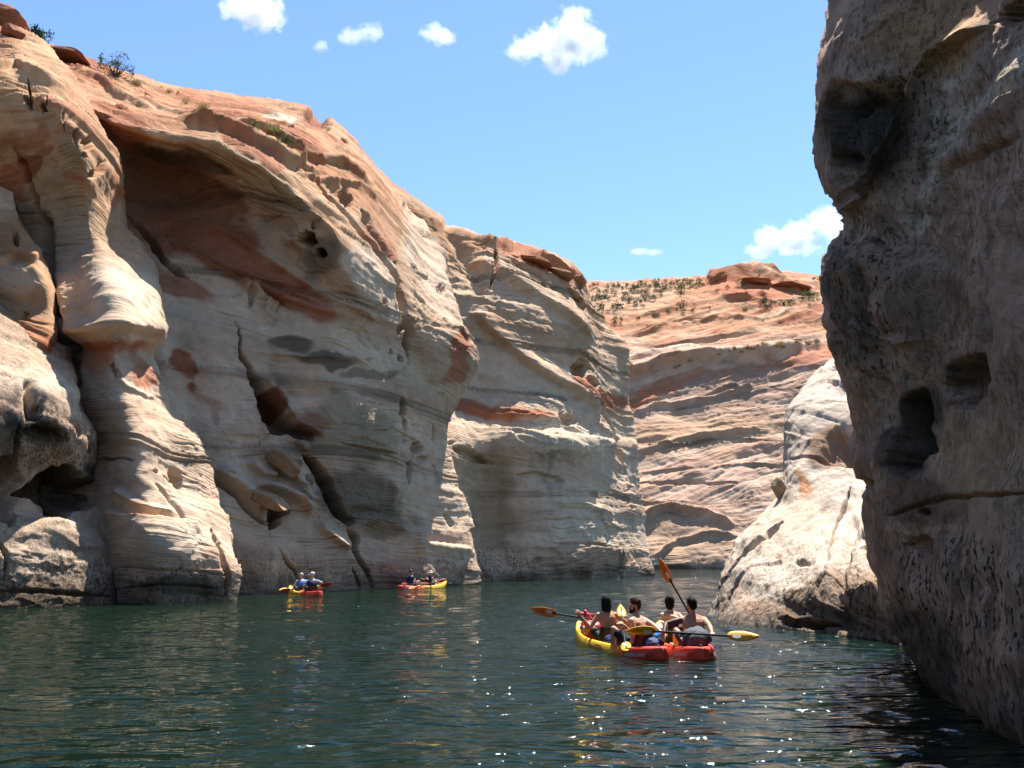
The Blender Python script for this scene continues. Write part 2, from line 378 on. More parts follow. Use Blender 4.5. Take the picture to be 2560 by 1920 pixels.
    # damp dark foot at the waterline
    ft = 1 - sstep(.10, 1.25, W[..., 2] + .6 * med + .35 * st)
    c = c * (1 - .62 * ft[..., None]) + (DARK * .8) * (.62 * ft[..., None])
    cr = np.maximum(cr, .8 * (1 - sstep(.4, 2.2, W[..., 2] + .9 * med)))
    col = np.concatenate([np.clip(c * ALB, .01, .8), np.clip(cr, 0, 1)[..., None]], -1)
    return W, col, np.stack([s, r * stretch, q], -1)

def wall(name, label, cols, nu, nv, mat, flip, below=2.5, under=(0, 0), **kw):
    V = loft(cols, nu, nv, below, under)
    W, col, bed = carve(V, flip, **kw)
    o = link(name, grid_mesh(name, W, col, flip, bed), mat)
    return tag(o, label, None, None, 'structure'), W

ROCK = rock_material('sandstone')
ROCK_FAR = rock_material('sandstone_far', grain=.05, bump=.12, detail_scale=.5, lam=.38, lines=.8, relief=.35)
ROCK_NEAR = rock_material('sandstone_pitted', speck=1.0, speck_scale=4.2, grain=.13, bump=.08, detail_scale=2.2, lam=1.2, lines=.3, relief=.02)
ROCK_PALE = rock_material('sandstone_pale', speck=.6, speck_scale=2.5, grain=.08, bump=.05, detail_scale=1.6, lam=1.4, lines=.2, relief=.025)

def col_of(px, pys, dys):
    return [(px, y, d) for y, d in zip(pys, dys)]
def shifted(c, dx, dy, dd):
    return [(a + dx, b + dy, e + dd) for a, b, e in c]
def zipc(pts, dys): return [(a, b, d) for (a, b), d in zip(pts, dys)]

# --- A: pale pitted buttress standing in the water at the left edge
A_d = [0, .1, .2, .5, .7, .8, -.2, 0, .6, 1.7, 3.2, 5.2]
A = [col_of(-420, [1556, 1450, 1370, 1310, 1280, 1170, 1060, 975, 910, 850, 790, 730], A_d),
     col_of(-20, [1527, 1450, 1370, 1310, 1280, 1180, 1070, 985, 925, 875, 815, 760], A_d),
     col_of(90, [1521, 1445, 1370, 1315, 1285, 1190, 1060, 990, 948, 908, 860, 800], [0, .1, .2, .6, 1.4, 1.6, -.3, 0, .6, 1.8, 3.4, 5.5]),
     col_of(180, [1515, 1440, 1370, 1300, 1270, 1190, 1080, 1015, 988, 957, 910, 850], [0, .1, .3, .9, 1.5, 1.5, -.1, .2, .8, 2, 3.6, 5.6]),
     zipc([(248, 1511), (242, 1440), (226, 1360), (213, 1300), (208, 1270), (205, 1190), (210, 1090), (208, 1050), (190, 1018), (165, 980), (140, 935), (118, 880)], [0, .1, .5, 1.2, 1.3, 1.2, .3, .5, 1.1, 2.2, 3.7, 5.7]),
     zipc([(293, 1508), (288, 1440), (264, 1340), (253, 1290), (247, 1250), (238, 1180), (236, 1100), (230, 1058), (208, 1022), (180, 980), (155, 938), (132, 888)], [.3, .6, 1, 1.6, 1.8, 2, 1.6, 1.6, 2.1, 3.2, 4.7, 6.6])]
A.append(shifted(A[-1], -8, 4, 3.5))
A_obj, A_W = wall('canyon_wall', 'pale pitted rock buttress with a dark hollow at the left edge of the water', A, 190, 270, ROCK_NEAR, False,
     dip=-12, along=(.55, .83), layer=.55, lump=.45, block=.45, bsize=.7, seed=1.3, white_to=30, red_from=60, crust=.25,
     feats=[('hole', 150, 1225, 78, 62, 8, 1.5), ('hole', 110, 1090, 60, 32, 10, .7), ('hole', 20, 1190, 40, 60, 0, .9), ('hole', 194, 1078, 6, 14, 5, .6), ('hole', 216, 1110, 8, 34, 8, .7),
            ('crack', [(48, 1060), (46, 1110), (40, 1160)], 9, .6), ('hole', 15, 1270, 25, 40, 0, .5), ('crack', [(0, 1470), (120, 1478), (285, 1490)], 6, .18),
            ('blob', 110, 980, 120, 40, 15, .4), ('hole', 95, 1030, 12, 22, 10, .4), ('gully', [(68, 960), (75, 1040)], 10, .4), ('crack', [(0, 1350), (20, 1390), (22, 1440)], 6, .3)],
     stains=[('e', 150, 1230, 90, 70, 0, DARK, .75), ('e', 100, 1080, 80, 42, 10, DARK * 1.2, .75), ('e', 20, 1130, 30, 120, 0, DARK * 1.3, .55), ('e', 180, 1370, 110, 110, 0, PALE, .4),  # dark ellipses paint shade into the hollows
             ('e', 60, 950, 110, 50, 20, WHITE, .5), ('c', 130, 1470, 200, 50, 0, .9), ('e', 100, 1490, 220, 34, 0, BROWN, .5), ('c', 120, 1120, 120, 140, 0, .8)])  # white ellipse paints sun on the upper slope

# --- A2: small orange buttress behind it
A2_d = [0, .3, .9, 1.6, 1.7, 1.4, 1.6, 2.4, 3.6, 4.8]
A2 = [(33.0, col_of(-320, [1010, 930, 860, 800, 740, 690, 630, 560, 480, 400], A2_d)),
      (33.0, col_of(-60, [1000, 930, 860, 800, 740, 690, 640, 580, 520, 440], A2_d)),
      (33.0, col_of(40, [990, 930, 870, 810, 760, 700, 650, 600, 540, 480], A2_d)),
      (33.2, zipc([(100, 985), (105, 930), (108, 880), (112, 820), (112, 770), (104, 715), (88, 660), (66, 610), (50, 560), (36, 500)], A2_d)),
      (33.6, zipc([(122, 980), (130, 925), (131, 880), (138, 800), (134, 750), (122, 700), (100, 645), (80, 605), (64, 565), (48, 505)], [x + .8 for x in A2_d]))]
A2.append((33.6, shifted(A2[-1][1], -8, 3, 4)))
A2_obj, A2_W = wall('canyon_wall', 'small orange stained buttress above the pale one at the left edge', A2, 110, 200, ROCK, False, below=1.0,
     dip=-18, along=(.55, .83), layer=.6, lump=.4, block=.5, seed=2.2, white_to=0, red_from=40, base=TAN * .98,
     feats=[('ledge', [(-40, 690), (40, 640), (96, 660)], 50, .3), ('hole', 40, 600, 10, 18, 0, .5), ('hole', 70, 800, 6, 16, 10, .3), ('blob', 70, 850, 70, 60, 0, .5)],
     stains=[('e', 95, 880, 50, 34, 0, RED * 1.3, .8), ('e', 60, 830, 80, 60, 0, ORANGE, .6), ('e', 20, 600, 80, 80, 20, ORANGE * .9, .7), ('e', 30, 700, 80, 50, 30, WHITE, .5), ('e', 20, 870, 40, 40, 0, BROWN, .5)])

# --- B: tall rounded buttress with a dome on top
B_edge = [(576, 1492), (577, 1420), (552, 1345), (538, 1290), (513, 1225), (497, 1160), (487, 1115), (432, 1035), (408, 960), (403, 900), (402, 845), (398, 800), (384, 705), (348, 632), (310, 570), (302, 500), (300, 425), (274, 345), (240, 275), (186, 195), (124, 130), (70, 82), (30, 55)]
B_ed = [0, .1, .7, 1.6, 2.6, 2.8, 3.0, 3.6, 3.5, 3.1, 2.3, 2.7, 4.2, 5.6, 6.4, 6.0, 5.4, 5.6, 6.2, 7.8, 10.2, 12.9, 16.0]
B_m1 = [(500, 1495), (498, 1420), (478, 1340), (468, 1292), (448, 1235), (432, 1165), (425, 1100), (385, 1035), (365, 965), (355, 905), (352, 850), (348, 800), (335, 715), (305, 640), (276, 580), (268, 505), (266, 425), (240, 350), (208, 280), (160, 205), (102, 140), (52, 92), (14, 62)]
B_d1 = [-.3, -.3, .0, .9, 1.7, 2.0, 2.1, 2.6, 2.5, 2.0, 1.1, 1.3, 3.2, 4.8, 5.2, 4.9, 3.9, 3.5, 3.9, 6.0, 8.6, 11.6, 15.0]
B_m2 = [(380, 1502), (378, 1425), (365, 1345), (358, 1300), (345, 1245), (335, 1180), (325, 1100), (302, 1030), (290, 970), (283, 915), (280, 855), (275, 800), (265, 725), (245, 655), (225, 590), (215, 515), (210, 430), (190, 355), (160, 285), (118, 210), (66, 150), (22, 105), (-20, 72)]
B_d2 = [-.4, -.4, -.4, .5, .8, 1.0, 1.0, 1.0, 1.0, .8, .1, .3, 1.8, 3.4, 4.2, 4.1, 2.9, 2.1, 2.3, 4.2, 7.0, 10.4, 14.0]
B_m3 = [(250, 1511), (250, 1430), (245, 1345), (240, 1300), (235, 1245), (230, 1180), (220, 1100), (205, 1030), (195, 970), (190, 915), (186, 855), (182, 795), (176, 730), (165, 660), (152, 590), (142, 515), (136, 430), (122, 350), (96, 270), (58, 200), (10, 145), (-30, 105), (-70, 72)]
B_d3 = [0, 0, .1, .3, .5, .8, .9, 1.0, 1.0, .9, .3, .3, 1.4, 2.8, 3.6, 3.8, 2.7, 1.6, 1.5, 3.2, 6.0, 9.6, 13.4]
B_m4 = [(60, 1525), (60, 1430), (60, 1345), (60, 1300), (60, 1245), (55, 1180), (55, 1100), (50, 1030), (45, 970), (45, 905), (45, 850), (45, 790), (45, 720), (42, 650), (38, 575), (30, 500), (25, 420), (15, 330), (0, 240), (-30, 165), (-80, 110), (-120, 75), (-170, 50)]
B_d4 = [1.0] * 6 + [1.4, 1.6, 1.6, 1.6, 1.2, 1.2, 2.0, 3.4, 4.6, 4.6, 3.6, 1.8, 1.4, 2.8, 5.6, 9.2, 13.4]
B_left = [(-420, y - 20 - (25 if i > 16 else 0)) for i, (x, y) in enumerate(B_m4)]
B = [zipc(B_left, B_d4), zipc(B_m4, B_d4), zipc(B_m3, B_d3), zipc(B_m2, B_d2), zipc(B_m1, B_d1), zipc(B_edge, B_ed)]
B = [(35.0, B[0]), (35.0, B[1]), (34.6, B[2]), (33.6, B[3]), (35.2, B[4]), (36.0, B[5]), (36.0, shifted(B[5], -10, 4, 5))]
B_obj, B_W = wall('canyon_wall', 'tall rounded sandstone buttress with a domed top and sunlit bulges at left', B, 330, 620, ROCK, False,
     dip=-6, dip_var=14, along=(.55, .83), layer=.62, lump=.5, block=.55, seed=4.1, white_to=15, red_from=20,
     feats=[('hole', 71, 252, 11, 17, 0, 1.6), ('hole', 106, 268, 7, 13, 0, 1.4), ('crack', [(72, 200), (72, 240)], 3.5, .5), ('crack', [(113, 228), (112, 262)], 3, .5),
            ('hole', 190, 345, 10, 20, 0, 1.0), ('hole', 221, 355, 13, 18, 0, .8), ('hole', 160, 300, 4, 24, 4, .5), ('hole', 213, 388, 8, 8, 0, .5),
            ('crack', [(40, 370), (70, 420), (88, 500), (95, 560), (100, 640)], 8, 1.5), ('gully', [(100, 560), (105, 680), (130, 830), (180, 960)], 16, .9),
            ('ledge', [(-60, 190), (40, 170), (110, 210), (175, 250)], 50, .35), ('hole', 250, 420, 9, 30, 25, .9), ('hole', 233, 438, 14, 10, 0, .5),
            ('ledge', [(150, 840), (250, 838), (330, 835), (405, 850)], 60, .55), ('gully', [(140, 880), (240, 885), (330, 880), (400, 890)], 34, .5),
            ('hole', 285, 930, 12, 22, -40, .35), ('ledge', [(265, 920), (300, 968), (350, 1000), (390, 1010)], 18, .18),
            ('blob', 300, 760, 90, 60, 30, .5), ('blob', 265, 690, 60, 60, 30, .35), ('shelf', [(235, 560), (260, 620), (330, 700), (370, 770)], 40, .25),
            ('shelf', [(270, 1270), (330, 1290), (420, 1318), (500, 1325)], 60, .5), ('hole', 385, 1300, 42, 16, 10, .7), ('ledge', [(280, 1225), (340, 1270), (440, 1305)], 26, .25),
            ('crack', [(375, 1210), (420, 1265), (470, 1320)], 5, .25), ('crack', [(400, 1190), (455, 1225)], 4, .25), ('hole', 385, 1182, 12, 5, 10, .3), ('hole', 440, 1205, 14, 30, -25, .5),
            ('crack', [(300, 1420), (420, 1425), (560, 1440)], 4, .12), ('crack', [(300, 1475), (400, 1462), (560, 1470)], 5, .15), ('crack', [(520, 1330), (545, 1390), (562, 1440), (563, 1492)], 7, .9),
            ('blob', 460, 1380, 110, 50, 10, .3), ('ledge', [(240, 1148), (290, 1150), (320, 1160)], 12, .2)],
     stains=[('e', 60, 330, 60, 40, 0, RED, .5), ('e', 75, 420, 26, 50, 20, RED * .8, .75), ('e', 20, 460, 50, 60, 0, RED * 1.4, .8), ('e', 115, 370, 26, 9, 0, RED * 1.2, .7), ('e', 190, 445, 34, 12, 10, RED * 1.4, .6), ('e', 300, 560, 40, 100, -30, SAND, .55),
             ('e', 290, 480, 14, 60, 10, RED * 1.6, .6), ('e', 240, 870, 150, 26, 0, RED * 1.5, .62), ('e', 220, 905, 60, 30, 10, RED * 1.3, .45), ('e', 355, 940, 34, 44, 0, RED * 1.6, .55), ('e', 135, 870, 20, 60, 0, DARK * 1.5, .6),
             ('e', 300, 740, 110, 70, 20, WHITE, .55), ('e', 260, 1080, 90, 90, 0, TAN * .95, .5), ('e', 420, 1250, 90, 60, 20, WHITE, .65), ('e', 400, 1370, 130, 50, 0, WHITE, .6), ('e', 375, 1302, 40, 14, 5, ORANGE, .7),  # white ellipses paint sun on the bulges
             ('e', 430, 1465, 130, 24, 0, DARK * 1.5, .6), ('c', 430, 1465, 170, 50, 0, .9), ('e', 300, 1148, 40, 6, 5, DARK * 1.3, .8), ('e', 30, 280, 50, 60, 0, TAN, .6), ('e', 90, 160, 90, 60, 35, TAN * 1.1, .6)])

# --- CD: the great arch and prow
CD = [zipc([(420, 1492), (420, 1400), (420, 1290), (410, 1150), (400, 1000), (380, 850), (330, 700), (300, 570), (270, 430), (215, 285), (190, 245), (160, 205), (140, 170), (110, 122), (90, 116)], [0, .2, .6, 1.2, 1.5, 1.9, 2.8, 4.4, 5.4, 4.2, 7, 11.4, 17, 23.5, 36]),
      zipc([(490, 1489), (490, 1400), (490, 1290), (480, 1150), (470, 1000), (455, 850), (425, 700), (390, 580), (380, 470), (345, 345), (360, 310), (350, 270), (325, 225), (290, 182), (270, 176)], [0, .2, .5, 1.2, 1.5, 1.9, 2.8, 4.6, 5.6, 2.6, 5.6, 10, 15.4, 21.6, 34]),
      zipc([(560, 1487), (562, 1400), (560, 1290), (552, 1160), (545, 1020), (540, 880), (535, 740), (520, 620), (505, 510), (500, 378), (520, 340), (510, 300), (480, 258), (440, 222), (420, 216)], [0, .2, .5, 1.2, 1.5, 1.7, 2.4, 3.8, 4.8, 1.8, 5, 9.6, 15, 21.2, 32]),
      zipc([(640, 1484), (645, 1400), (640, 1300), (630, 1170), (622, 1040), (616, 910), (612, 780), (608, 660), (612, 560), (610, 405), (645, 372), (645, 325), (625, 282), (600, 247), (585, 240)], [0, .2, .9, 1.5, 1.5, 1.6, 1.9, 2.7, 3.6, 1.4, 4.6, 9.2, 14.4, 20.4, 31]),
      zipc([(740, 1480), (745, 1400), (740, 1300), (722, 1180), (705, 1055), (692, 935), (688, 820), (690, 710), (698, 605), (718, 488), (765, 440), (775, 378), (768, 322), (755, 272), (745, 264)], [0, .2, .8, 1.2, 1.1, 1.1, 1.2, 1.6, 2.2, .9, 3.8, 8.4, 13.6, 19.6, 29]),
      zipc([(860, 1476), (862, 1400), (852, 1300), (842, 1180), (836, 1065), (834, 965), (834, 880), (838, 800), (842, 735), (852, 652), (888, 566), (902, 484), (892, 412), (874, 348), (864, 340)], [0, .1, .3, .4, .2, .1, .1, .4, .9, .5, 3.4, 8.2, 13.4, 19.4, 29.5]),
      zipc([(965, 1472), (965, 1400), (955, 1310), (950, 1200), (945, 1095), (944, 1012), (945, 940), (950, 880), (956, 832), (964, 782), (990, 690), (996, 600), (980, 520), (952, 445), (942, 436)], [0, .1, .3, .4, .3, .3, .4, .6, .9, 1.1, 3.5, 8, 13, 19, 29]),
      zipc([(1085, 1466), (1080, 1400), (1065, 1320), (1050, 1210), (1040, 1110), (1036, 1042), (1038, 982), (1045, 932), (1052, 892), (1062, 850), (1078, 765), (1074, 685), (1058, 610), (1028, 540), (1018, 530)], [0, .2, .3, .1, -.2, -.5, -.5, -.4, -.1, .3, 3, 7, 12, 18, 28]),
      zipc([(1192, 1460), (1180, 1380), (1160, 1270), (1132, 1180), (1116, 1095), (1122, 1045), (1140, 1000), (1164, 945), (1177, 905), (1172, 862), (1152, 790), (1122, 690), (1096, 620), (1064, 566), (1052, 556)], [0, .5, 1, 1, .4, -.2, -.7, -1, -1, 0, 2, 6, 10.4, 15.6, 25])]
CD.insert(0, (water_Y(1492) + 1.5, shifted(CD[0], -170, -6, 2)))
CD.append(shifted(CD[-1], -14, 6, 9))
CD_obj, CD_W = wall('canyon_wall', 'great sandstone prow with a deep shaded arch and long sunlit upper slope', CD, 510, 560, ROCK, False,
     dips=[2, -4, 3, -8, -16, -24, -28, -30, -26, -30, -26], along=(.55, .83), layer=.52, lump=.6, block=.95, bsize=1.2, seed=6.7, white_to=17, red_from=23, tintvar=.75,
     feats=[('ledge', [(200, 280), (330, 338), (430, 362), (540, 378), (640, 425), (720, 492), (800, 575), (860, 660)], 40, .5),
            ('blob', 480, 470, 200, 80, 12, -.9), ('ledge', [(300, 480), (430, 500), (560, 520), (640, 560), (720, 600), (760, 600)], 60, -.35),
            ('crack', [(310, 520), (380, 600), (420, 660), (470, 690)], 10, .9), ('ledge', [(480, 560), (560, 590), (640, 640), (740, 700), (850, 770), (960, 810)], 30, .4), ('ledge', [(420, 620), (520, 660), (640, 720), (760, 770), (880, 800)], 34, .35),
            ('crack', [(500, 640), (600, 690), (720, 760)], 5, .35), ('hole', 770, 598, 20, 22, 30, 1.6), ('hole', 802, 633, 16, 15, 20, 1.5), ('hole', 790, 560, 10, 14, 30, .6), ('blob', 738, 590, 30, 26, 0, .6),
            ('hole', 1002, 823, 9, 15, 5, 1.1), ('hole', 1004, 895, 8, 10, 0, .8), ('hole', 984, 877, 4, 7, 0, .5), ('hole', 1024, 908, 4, 6, 0, .4), ('hole', 1010, 1020, 10, 30, 0, .9), ('hole', 1016, 1060, 5, 14, 0, .6),
            ('hole', 1049, 1118, 13, 17, 0, .8), ('hole', 1032, 1175, 9, 32, 3, 1.3), ('hole', 960, 755, 6, 7, 0, .4), ('hole', 1152, 850, 8, 22, -25, .7), ('hole', 1105, 720, 8, 14, -25, .4), ('hole', 1128, 690, 6, 22, -15, .4),
            # deep joint beside the fallen blocks, down to the water
            ('poly', [(592, 790), (602, 820), (612, 880), (640, 935), (688, 1000), (738, 1056), (812, 1094), (770, 1104), (705, 1096), (655, 1080), (634, 1030), (622, 985), (606, 930), (596, 860)], 13, 2.4), ('ledge', [(640, 945), (690, 1005), (740, 1062), (810, 1100)], 40, .5),
            ('ledge', [(605, 1165), (650, 1195), (690, 1200)], 40, .5), ('ledge', [(620, 1220), (680, 1240), (740, 1265), (770, 1300)], 45, .8), ('ledge', [(640, 1130), (690, 1160), (730, 1210), (770, 1235)], 50, .6), ('ledge', [(790, 1330), (830, 1355), (870, 1385)], 40, .5), ('ledge', [(525, 1180), (590, 1240), (640, 1290)], 60, .6), ('ledge', [(740, 1225), (770, 1255), (800, 1262)], 30, .45),
            ('poly', [(668, 1235), (720, 1262), (716, 1290), (692, 1300), (682, 1328), (668, 1332), (664, 1290)], 9, 1.2), ('poly', [(742, 1128), (792, 1150), (832, 1200), (852, 1262), (890, 1302), (868, 1314), (830, 1292), (800, 1240), (772, 1180)], 12, 1.8), ('poly', [(860, 1312), (900, 1332), (904, 1376), (936, 1440), (948, 1476), (938, 1476), (914, 1430), (884, 1380)], 9, 1.3), ('crack', [(886, 1420), (900, 1450), (910, 1474)], 4, .4),
            ('ledge', [(850, 1290), (940, 1285), (1030, 1300), (1060, 1330)], 26, -.3), ('shelf', [(870, 1300), (960, 1290), (1040, 1330), (1075, 1385)], 40, .45),
            ('crack', [(680, 1270), (690, 1310), (670, 1325)], 9, 1.0), ('crack', [(690, 1370), (715, 1410), (735, 1425), (745, 1450)], 5, .5), ('crack', [(500, 1170), (560, 1220), (630, 1290), (670, 1320)], 9, .8),
            ('ledge', [(690, 1000), (760, 1000), (860, 990)], 40, -.3), ('ledge', [(640, 890), (760, 900), (850, 898), (930, 890)], 22, .3), ('ledge', [(830, 905), (900, 900), (950, 890)], 16, .25),
            ('crack', [(850, 1108), (930, 1122), (1000, 1135)], 5, .35), ('shelf', [(600, 680), (640, 700), (665, 740), (650, 790)], 30, .35), ('hole', 630, 740, 10, 30, 0, .3),
            # upper slope: joints and red benches running down it
            ('crack', [(790, 430), (860, 520), (930, 610), (985, 690), (1000, 760), (1020, 840), (1035, 900)], 9, .9), ('crack', [(905, 520), (950, 590), (985, 660)], 12, .6), ('hole', 870, 490, 12, 22, -30, .6),
            ('ledge', [(440, 300), (560, 330), (660, 370), (745, 410), (770, 405)], 26, 1.0), ('ledge', [(560, 310), (650, 340), (760, 390), (860, 430), (930, 470)], 22, .9), ('shelf', [(740, 410), (830, 440), (900, 462), (950, 500)], 16, .6),
            ('ledge', [(180, 190), (240, 215), (310, 245), (390, 275)], 20, .7), ('ledge', [(330, 240), (450, 285), (570, 345)], 14, .5), ('hole', 795, 298, 36, 22, 32, .8), ('ledge', [(120, 118), (160, 128), (215, 142)], 12, .7),
            ('hole', 860, 355, 12, 5, 30, .5), ('gully', [(560, 345), (640, 400), (760, 460), (840, 560)], 10, .3), ('blob', 1090, 860, 80, 60, 20, .5), ('gully', [(1020, 860), (1060, 920), (1080, 960)], 20, .5),
            ('crack', [(1085, 1060), (1092, 1110)], 3, .3), ('crack', [(1090, 1160), (1096, 1210)], 3, .3), ('crack', [(1110, 1280), (1130, 1320)], 5, .3), ('shelf', [(1010, 1330), (1080, 1350), (1140, 1360), (1180, 1370)], 60, .3), ('hole', 1060, 1150, 10, 16, 45, .3)],
     stains=[('e', 420, 500, 220, 130, 15, RED * .62 + BROWN * .2, .72), ('e', 300, 330, 90, 60, 20, RED * 1.1, .6), ('e', 560, 630, 220, 60, 28, RED * .95, .75), ('e', 720, 720, 200, 40, 30, RED * 1.15, .65), ('e', 470, 420, 150, 36, 15, DARK, .6), ('e', 425, 700, 110, 26, 20, RED * 1.1, .6),  # red is the stone's; the darkest ellipses paint shade inside the arch
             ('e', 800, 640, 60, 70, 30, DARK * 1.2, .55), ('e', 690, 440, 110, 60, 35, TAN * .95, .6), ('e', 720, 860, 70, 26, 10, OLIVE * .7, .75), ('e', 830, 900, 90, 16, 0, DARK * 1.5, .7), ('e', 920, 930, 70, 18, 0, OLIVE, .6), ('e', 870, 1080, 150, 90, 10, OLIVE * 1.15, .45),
             ('e', 900, 1240, 130, 70, 10, OLIVE * .8, .6), ('e', 680, 1020, 50, 60, 30, RED * .7, .8), ('e', 780, 1060, 60, 30, 20, RED * .9, .5), ('e', 460, 910, 40, 40, 20, RED * 1.1, .8), ('l', [(470, 960), (500, 1000), (535, 1010), (535, 1050)], 14, RED, .8), ('e', 540, 1000, 60, 100, 0, PALE, .4),
             ('e', 560, 1410, 120, 60, 0, BROWN * 1.2, .45), ('e', 1020, 1420, 90, 40, 0, np.array([.46, .33, .26]), .6), ('e', 960, 1300, 90, 50, 10, OLIVE * .9, .55), ('e', 1140, 900, 30, 70, 25, RED * 1.4, .6), ('e', 1010, 760, 14, 80, -12, SAND * .8, .7), ('e', 950, 590, 26, 60, -32, RED * 1.3, .55),
             ('e', 860, 470, 110, 30, 32, ORANGE, .5), ('e', 560, 250, 130, 22, 8, RED * 1.5, .5), ('e', 650, 380, 100, 22, 28, RED * 1.2, .6), ('e', 200, 165, 120, 20, 15, RED * 1.1, .75), ('e', 790, 300, 44, 26, 32, RED, .75), ('e', 700, 305, 40, 12, 5, WHITE, .7), ('e', 650, 440, 160, 40, 30, TAN * 1.1, .6), ('e', 1080, 640, 60, 140, -25, PALE, .55), ('e', 940, 700, 60, 110, -32, PALE, .55),
             ('c', 640, 1430, 200, 60, 0, .55), ('c', 900, 1270, 140, 80, 0, .4), ('c', 1100, 1420, 120, 50, 0, .7)])

# --- E: middle wall
E_d = [0, .2, .4, .4, .7, 3.0, 5.4, 6.1, 6.5, 8.8, 11, 12.5, 22]
E = [zipc([(1060, 1460), (1060, 1380), (1060, 1280), (1055, 1190), (1050, 1110), (1040, 1030), (1030, 960), (1010, 850), (1000, 740), (985, 640), (975, 550), (960, 470), (945, 460)], [3 + x for x in E_d]),
     zipc([(1200, 1453), (1198, 1380), (1195, 1280), (1195, 1190), (1200, 1115), (1205, 1045), (1205, 965), (1190, 865), (1180, 775), (1170, 695), (1165, 635), (1162, 587), (1150, 580)], [1.6 + x for x in E_d]),
     zipc([(1325, 1450), (1325, 1380), (1325, 1280), (1325, 1190), (1330, 1105), (1335, 1040), (1330, 955), (1320, 872), (1310, 792), (1300, 724), (1296, 674), (1290, 633), (1280, 626)], [.4 + x for x in E_d]),
     zipc([(1455, 1446), (1455, 1380), (1450, 1280), (1450, 1190), (1455, 1110), (1455, 1050), (1450, 980), (1440, 905), (1430, 830), (1420, 765), (1412, 705), (1402, 655), (1390, 648)], [0, .5, 1.4, 1.7, 2.2, 4.0, 5.9, 6.5, 6.9, 9.0, 11, 12.5, 22]),
     zipc([(1550, 1443), (1548, 1380), (1540, 1280), (1535, 1200), (1533, 1125), (1528, 1065), (1515, 1005), (1502, 935), (1488, 865), (1474, 805), (1464, 745), (1454, 693), (1440, 684)], [0, .9, 2.2, 2.7, 3.2, 4.6, 6.0, 6.7, 7.1, 9.2, 11, 12.5, 22]),
     zipc([(1600, 1441), (1595, 1380), (1580, 1290), (1570, 1220), (1560, 1155), (1556, 1095), (1550, 1035), (1546, 965), (1532, 895), (1508, 825), (1488, 775), (1472, 732), (1458, 720)], [.3, 1.2, 2.4, 2.9, 3.4, 4.8, 6.4, 7.2, 7.8, 9.6, 11.4, 13, 22]),
     zipc([(1636, 1440), (1622, 1360), (1605, 1270), (1598, 1190), (1594, 1115), (1585, 1055), (1578, 990), (1575, 925), (1568, 870), (1545, 842), (1508, 805), (1482, 768), (1466, 752)], [1.4, 2.4, 3.8, 4.4, 5.0, 6.2, 7.6, 8.4, 9.0, 10.6, 12.6, 14, 23])]
E.append(shifted(E[-1], -10, 4, 9))
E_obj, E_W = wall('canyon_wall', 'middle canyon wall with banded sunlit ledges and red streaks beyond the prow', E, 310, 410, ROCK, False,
     dip=-5, dip_var=8, along=(.55, .83), layer=.8, lump=.5, seed=8.9, white_to=19, red_from=25, base=np.array([.60, .42, .275]),
     feats=[('ledge', [(1130, 1010), (1220, 1040), (1300, 1050), (1380, 1060)], 16, .5), ('blob', 1420, 1115, 150, 40, 3, .5), ('shelf', [(1200, 1062), (1300, 1075), (1420, 1080), (1545, 1100)], 90, .35),
            ('ledge', [(1170, 660), (1230, 690), (1330, 745), (1400, 790), (1480, 860)], 70, .8), ('ledge', [(1150, 770), (1230, 845), (1330, 930), (1430, 985), (1500, 1040)], 70, .9), ('hole', 1448, 925, 22, 26, 20, 1.4), ('hole', 1480, 955, 20, 12, 30, .9), ('hole', 1418, 1050, 26, 16, 20, .8),
            ('crack', [(1490, 1000), (1525, 1050), (1545, 1100), (1560, 1170)], 8, 1.2), ('crack', [(1228, 720), (1236, 650), (1240, 625)], 7, .8), ('hole', 1180, 1135, 60, 16, 25, .8), ('hole', 1360, 1195, 60, 14, 12, .5),
            ('blob', 1230, 1250, 70, 160, 0, -1.0), ('blob', 1480, 1330, 90, 120, 0, .7), ('crack', [(1545, 1380), (1548, 1444)], 7, .6), ('shelf', [(1370, 1245), (1450, 1250), (1530, 1290)], 30, .5), ('ledge', [(1180, 600), (1260, 622), (1340, 640), (1440, 690)], 18, .9), ('crack', [(1280, 655), (1350, 690), (1400, 730)], 6, .8),
            ('crack', [(1360, 1300), (1480, 1305), (1560, 1330)], 4, .2), ('crack', [(1380, 1360), (1500, 1370)], 4, .2), ('hole', 1345, 1400, 16, 8, -20, .4), ('gully', [(1120, 560), (1160, 640), (1200, 720)], 16, .6), ('hole', 1062, 610, 20, 26, -25, .9)],
     stains=[('l', [(1130, 1000), (1220, 1030), (1370, 1048)], 20, RED * 1.4, .75), ('l', [(1440, 960), (1500, 990), (1560, 1010)], 26, RED * 1.3, .7), ('e', 1390, 1090, 160, 40, 3, WHITE, .6), ('e', 1460, 1310, 100, 90, 10, WHITE, .45), ('e', 1230, 1250, 70, 130, 0, OLIVE * 1.4, .5),  # white paints the sunlit ledge and patch, olive the shaded lower left
             ('e', 1300, 720, 160, 70, 20, PALE, .4), ('e', 1330, 955, 150, 60, 25, PALE, .5), ('e', 1460, 1400, 200, 40, 0, BROWN * 1.2, .4), ('c', 1260, 1420, 140, 50, 0, .9), ('e', 1065, 610, 26, 36, -25, RED * 1.3, .8), ('e', 1350, 655, 130, 22, 18, RED * 1.6, .55), ('e', 1450, 870, 40, 50, 0, TAN * .9, .5)])  # pale ellipses paint sun on the upper slopes

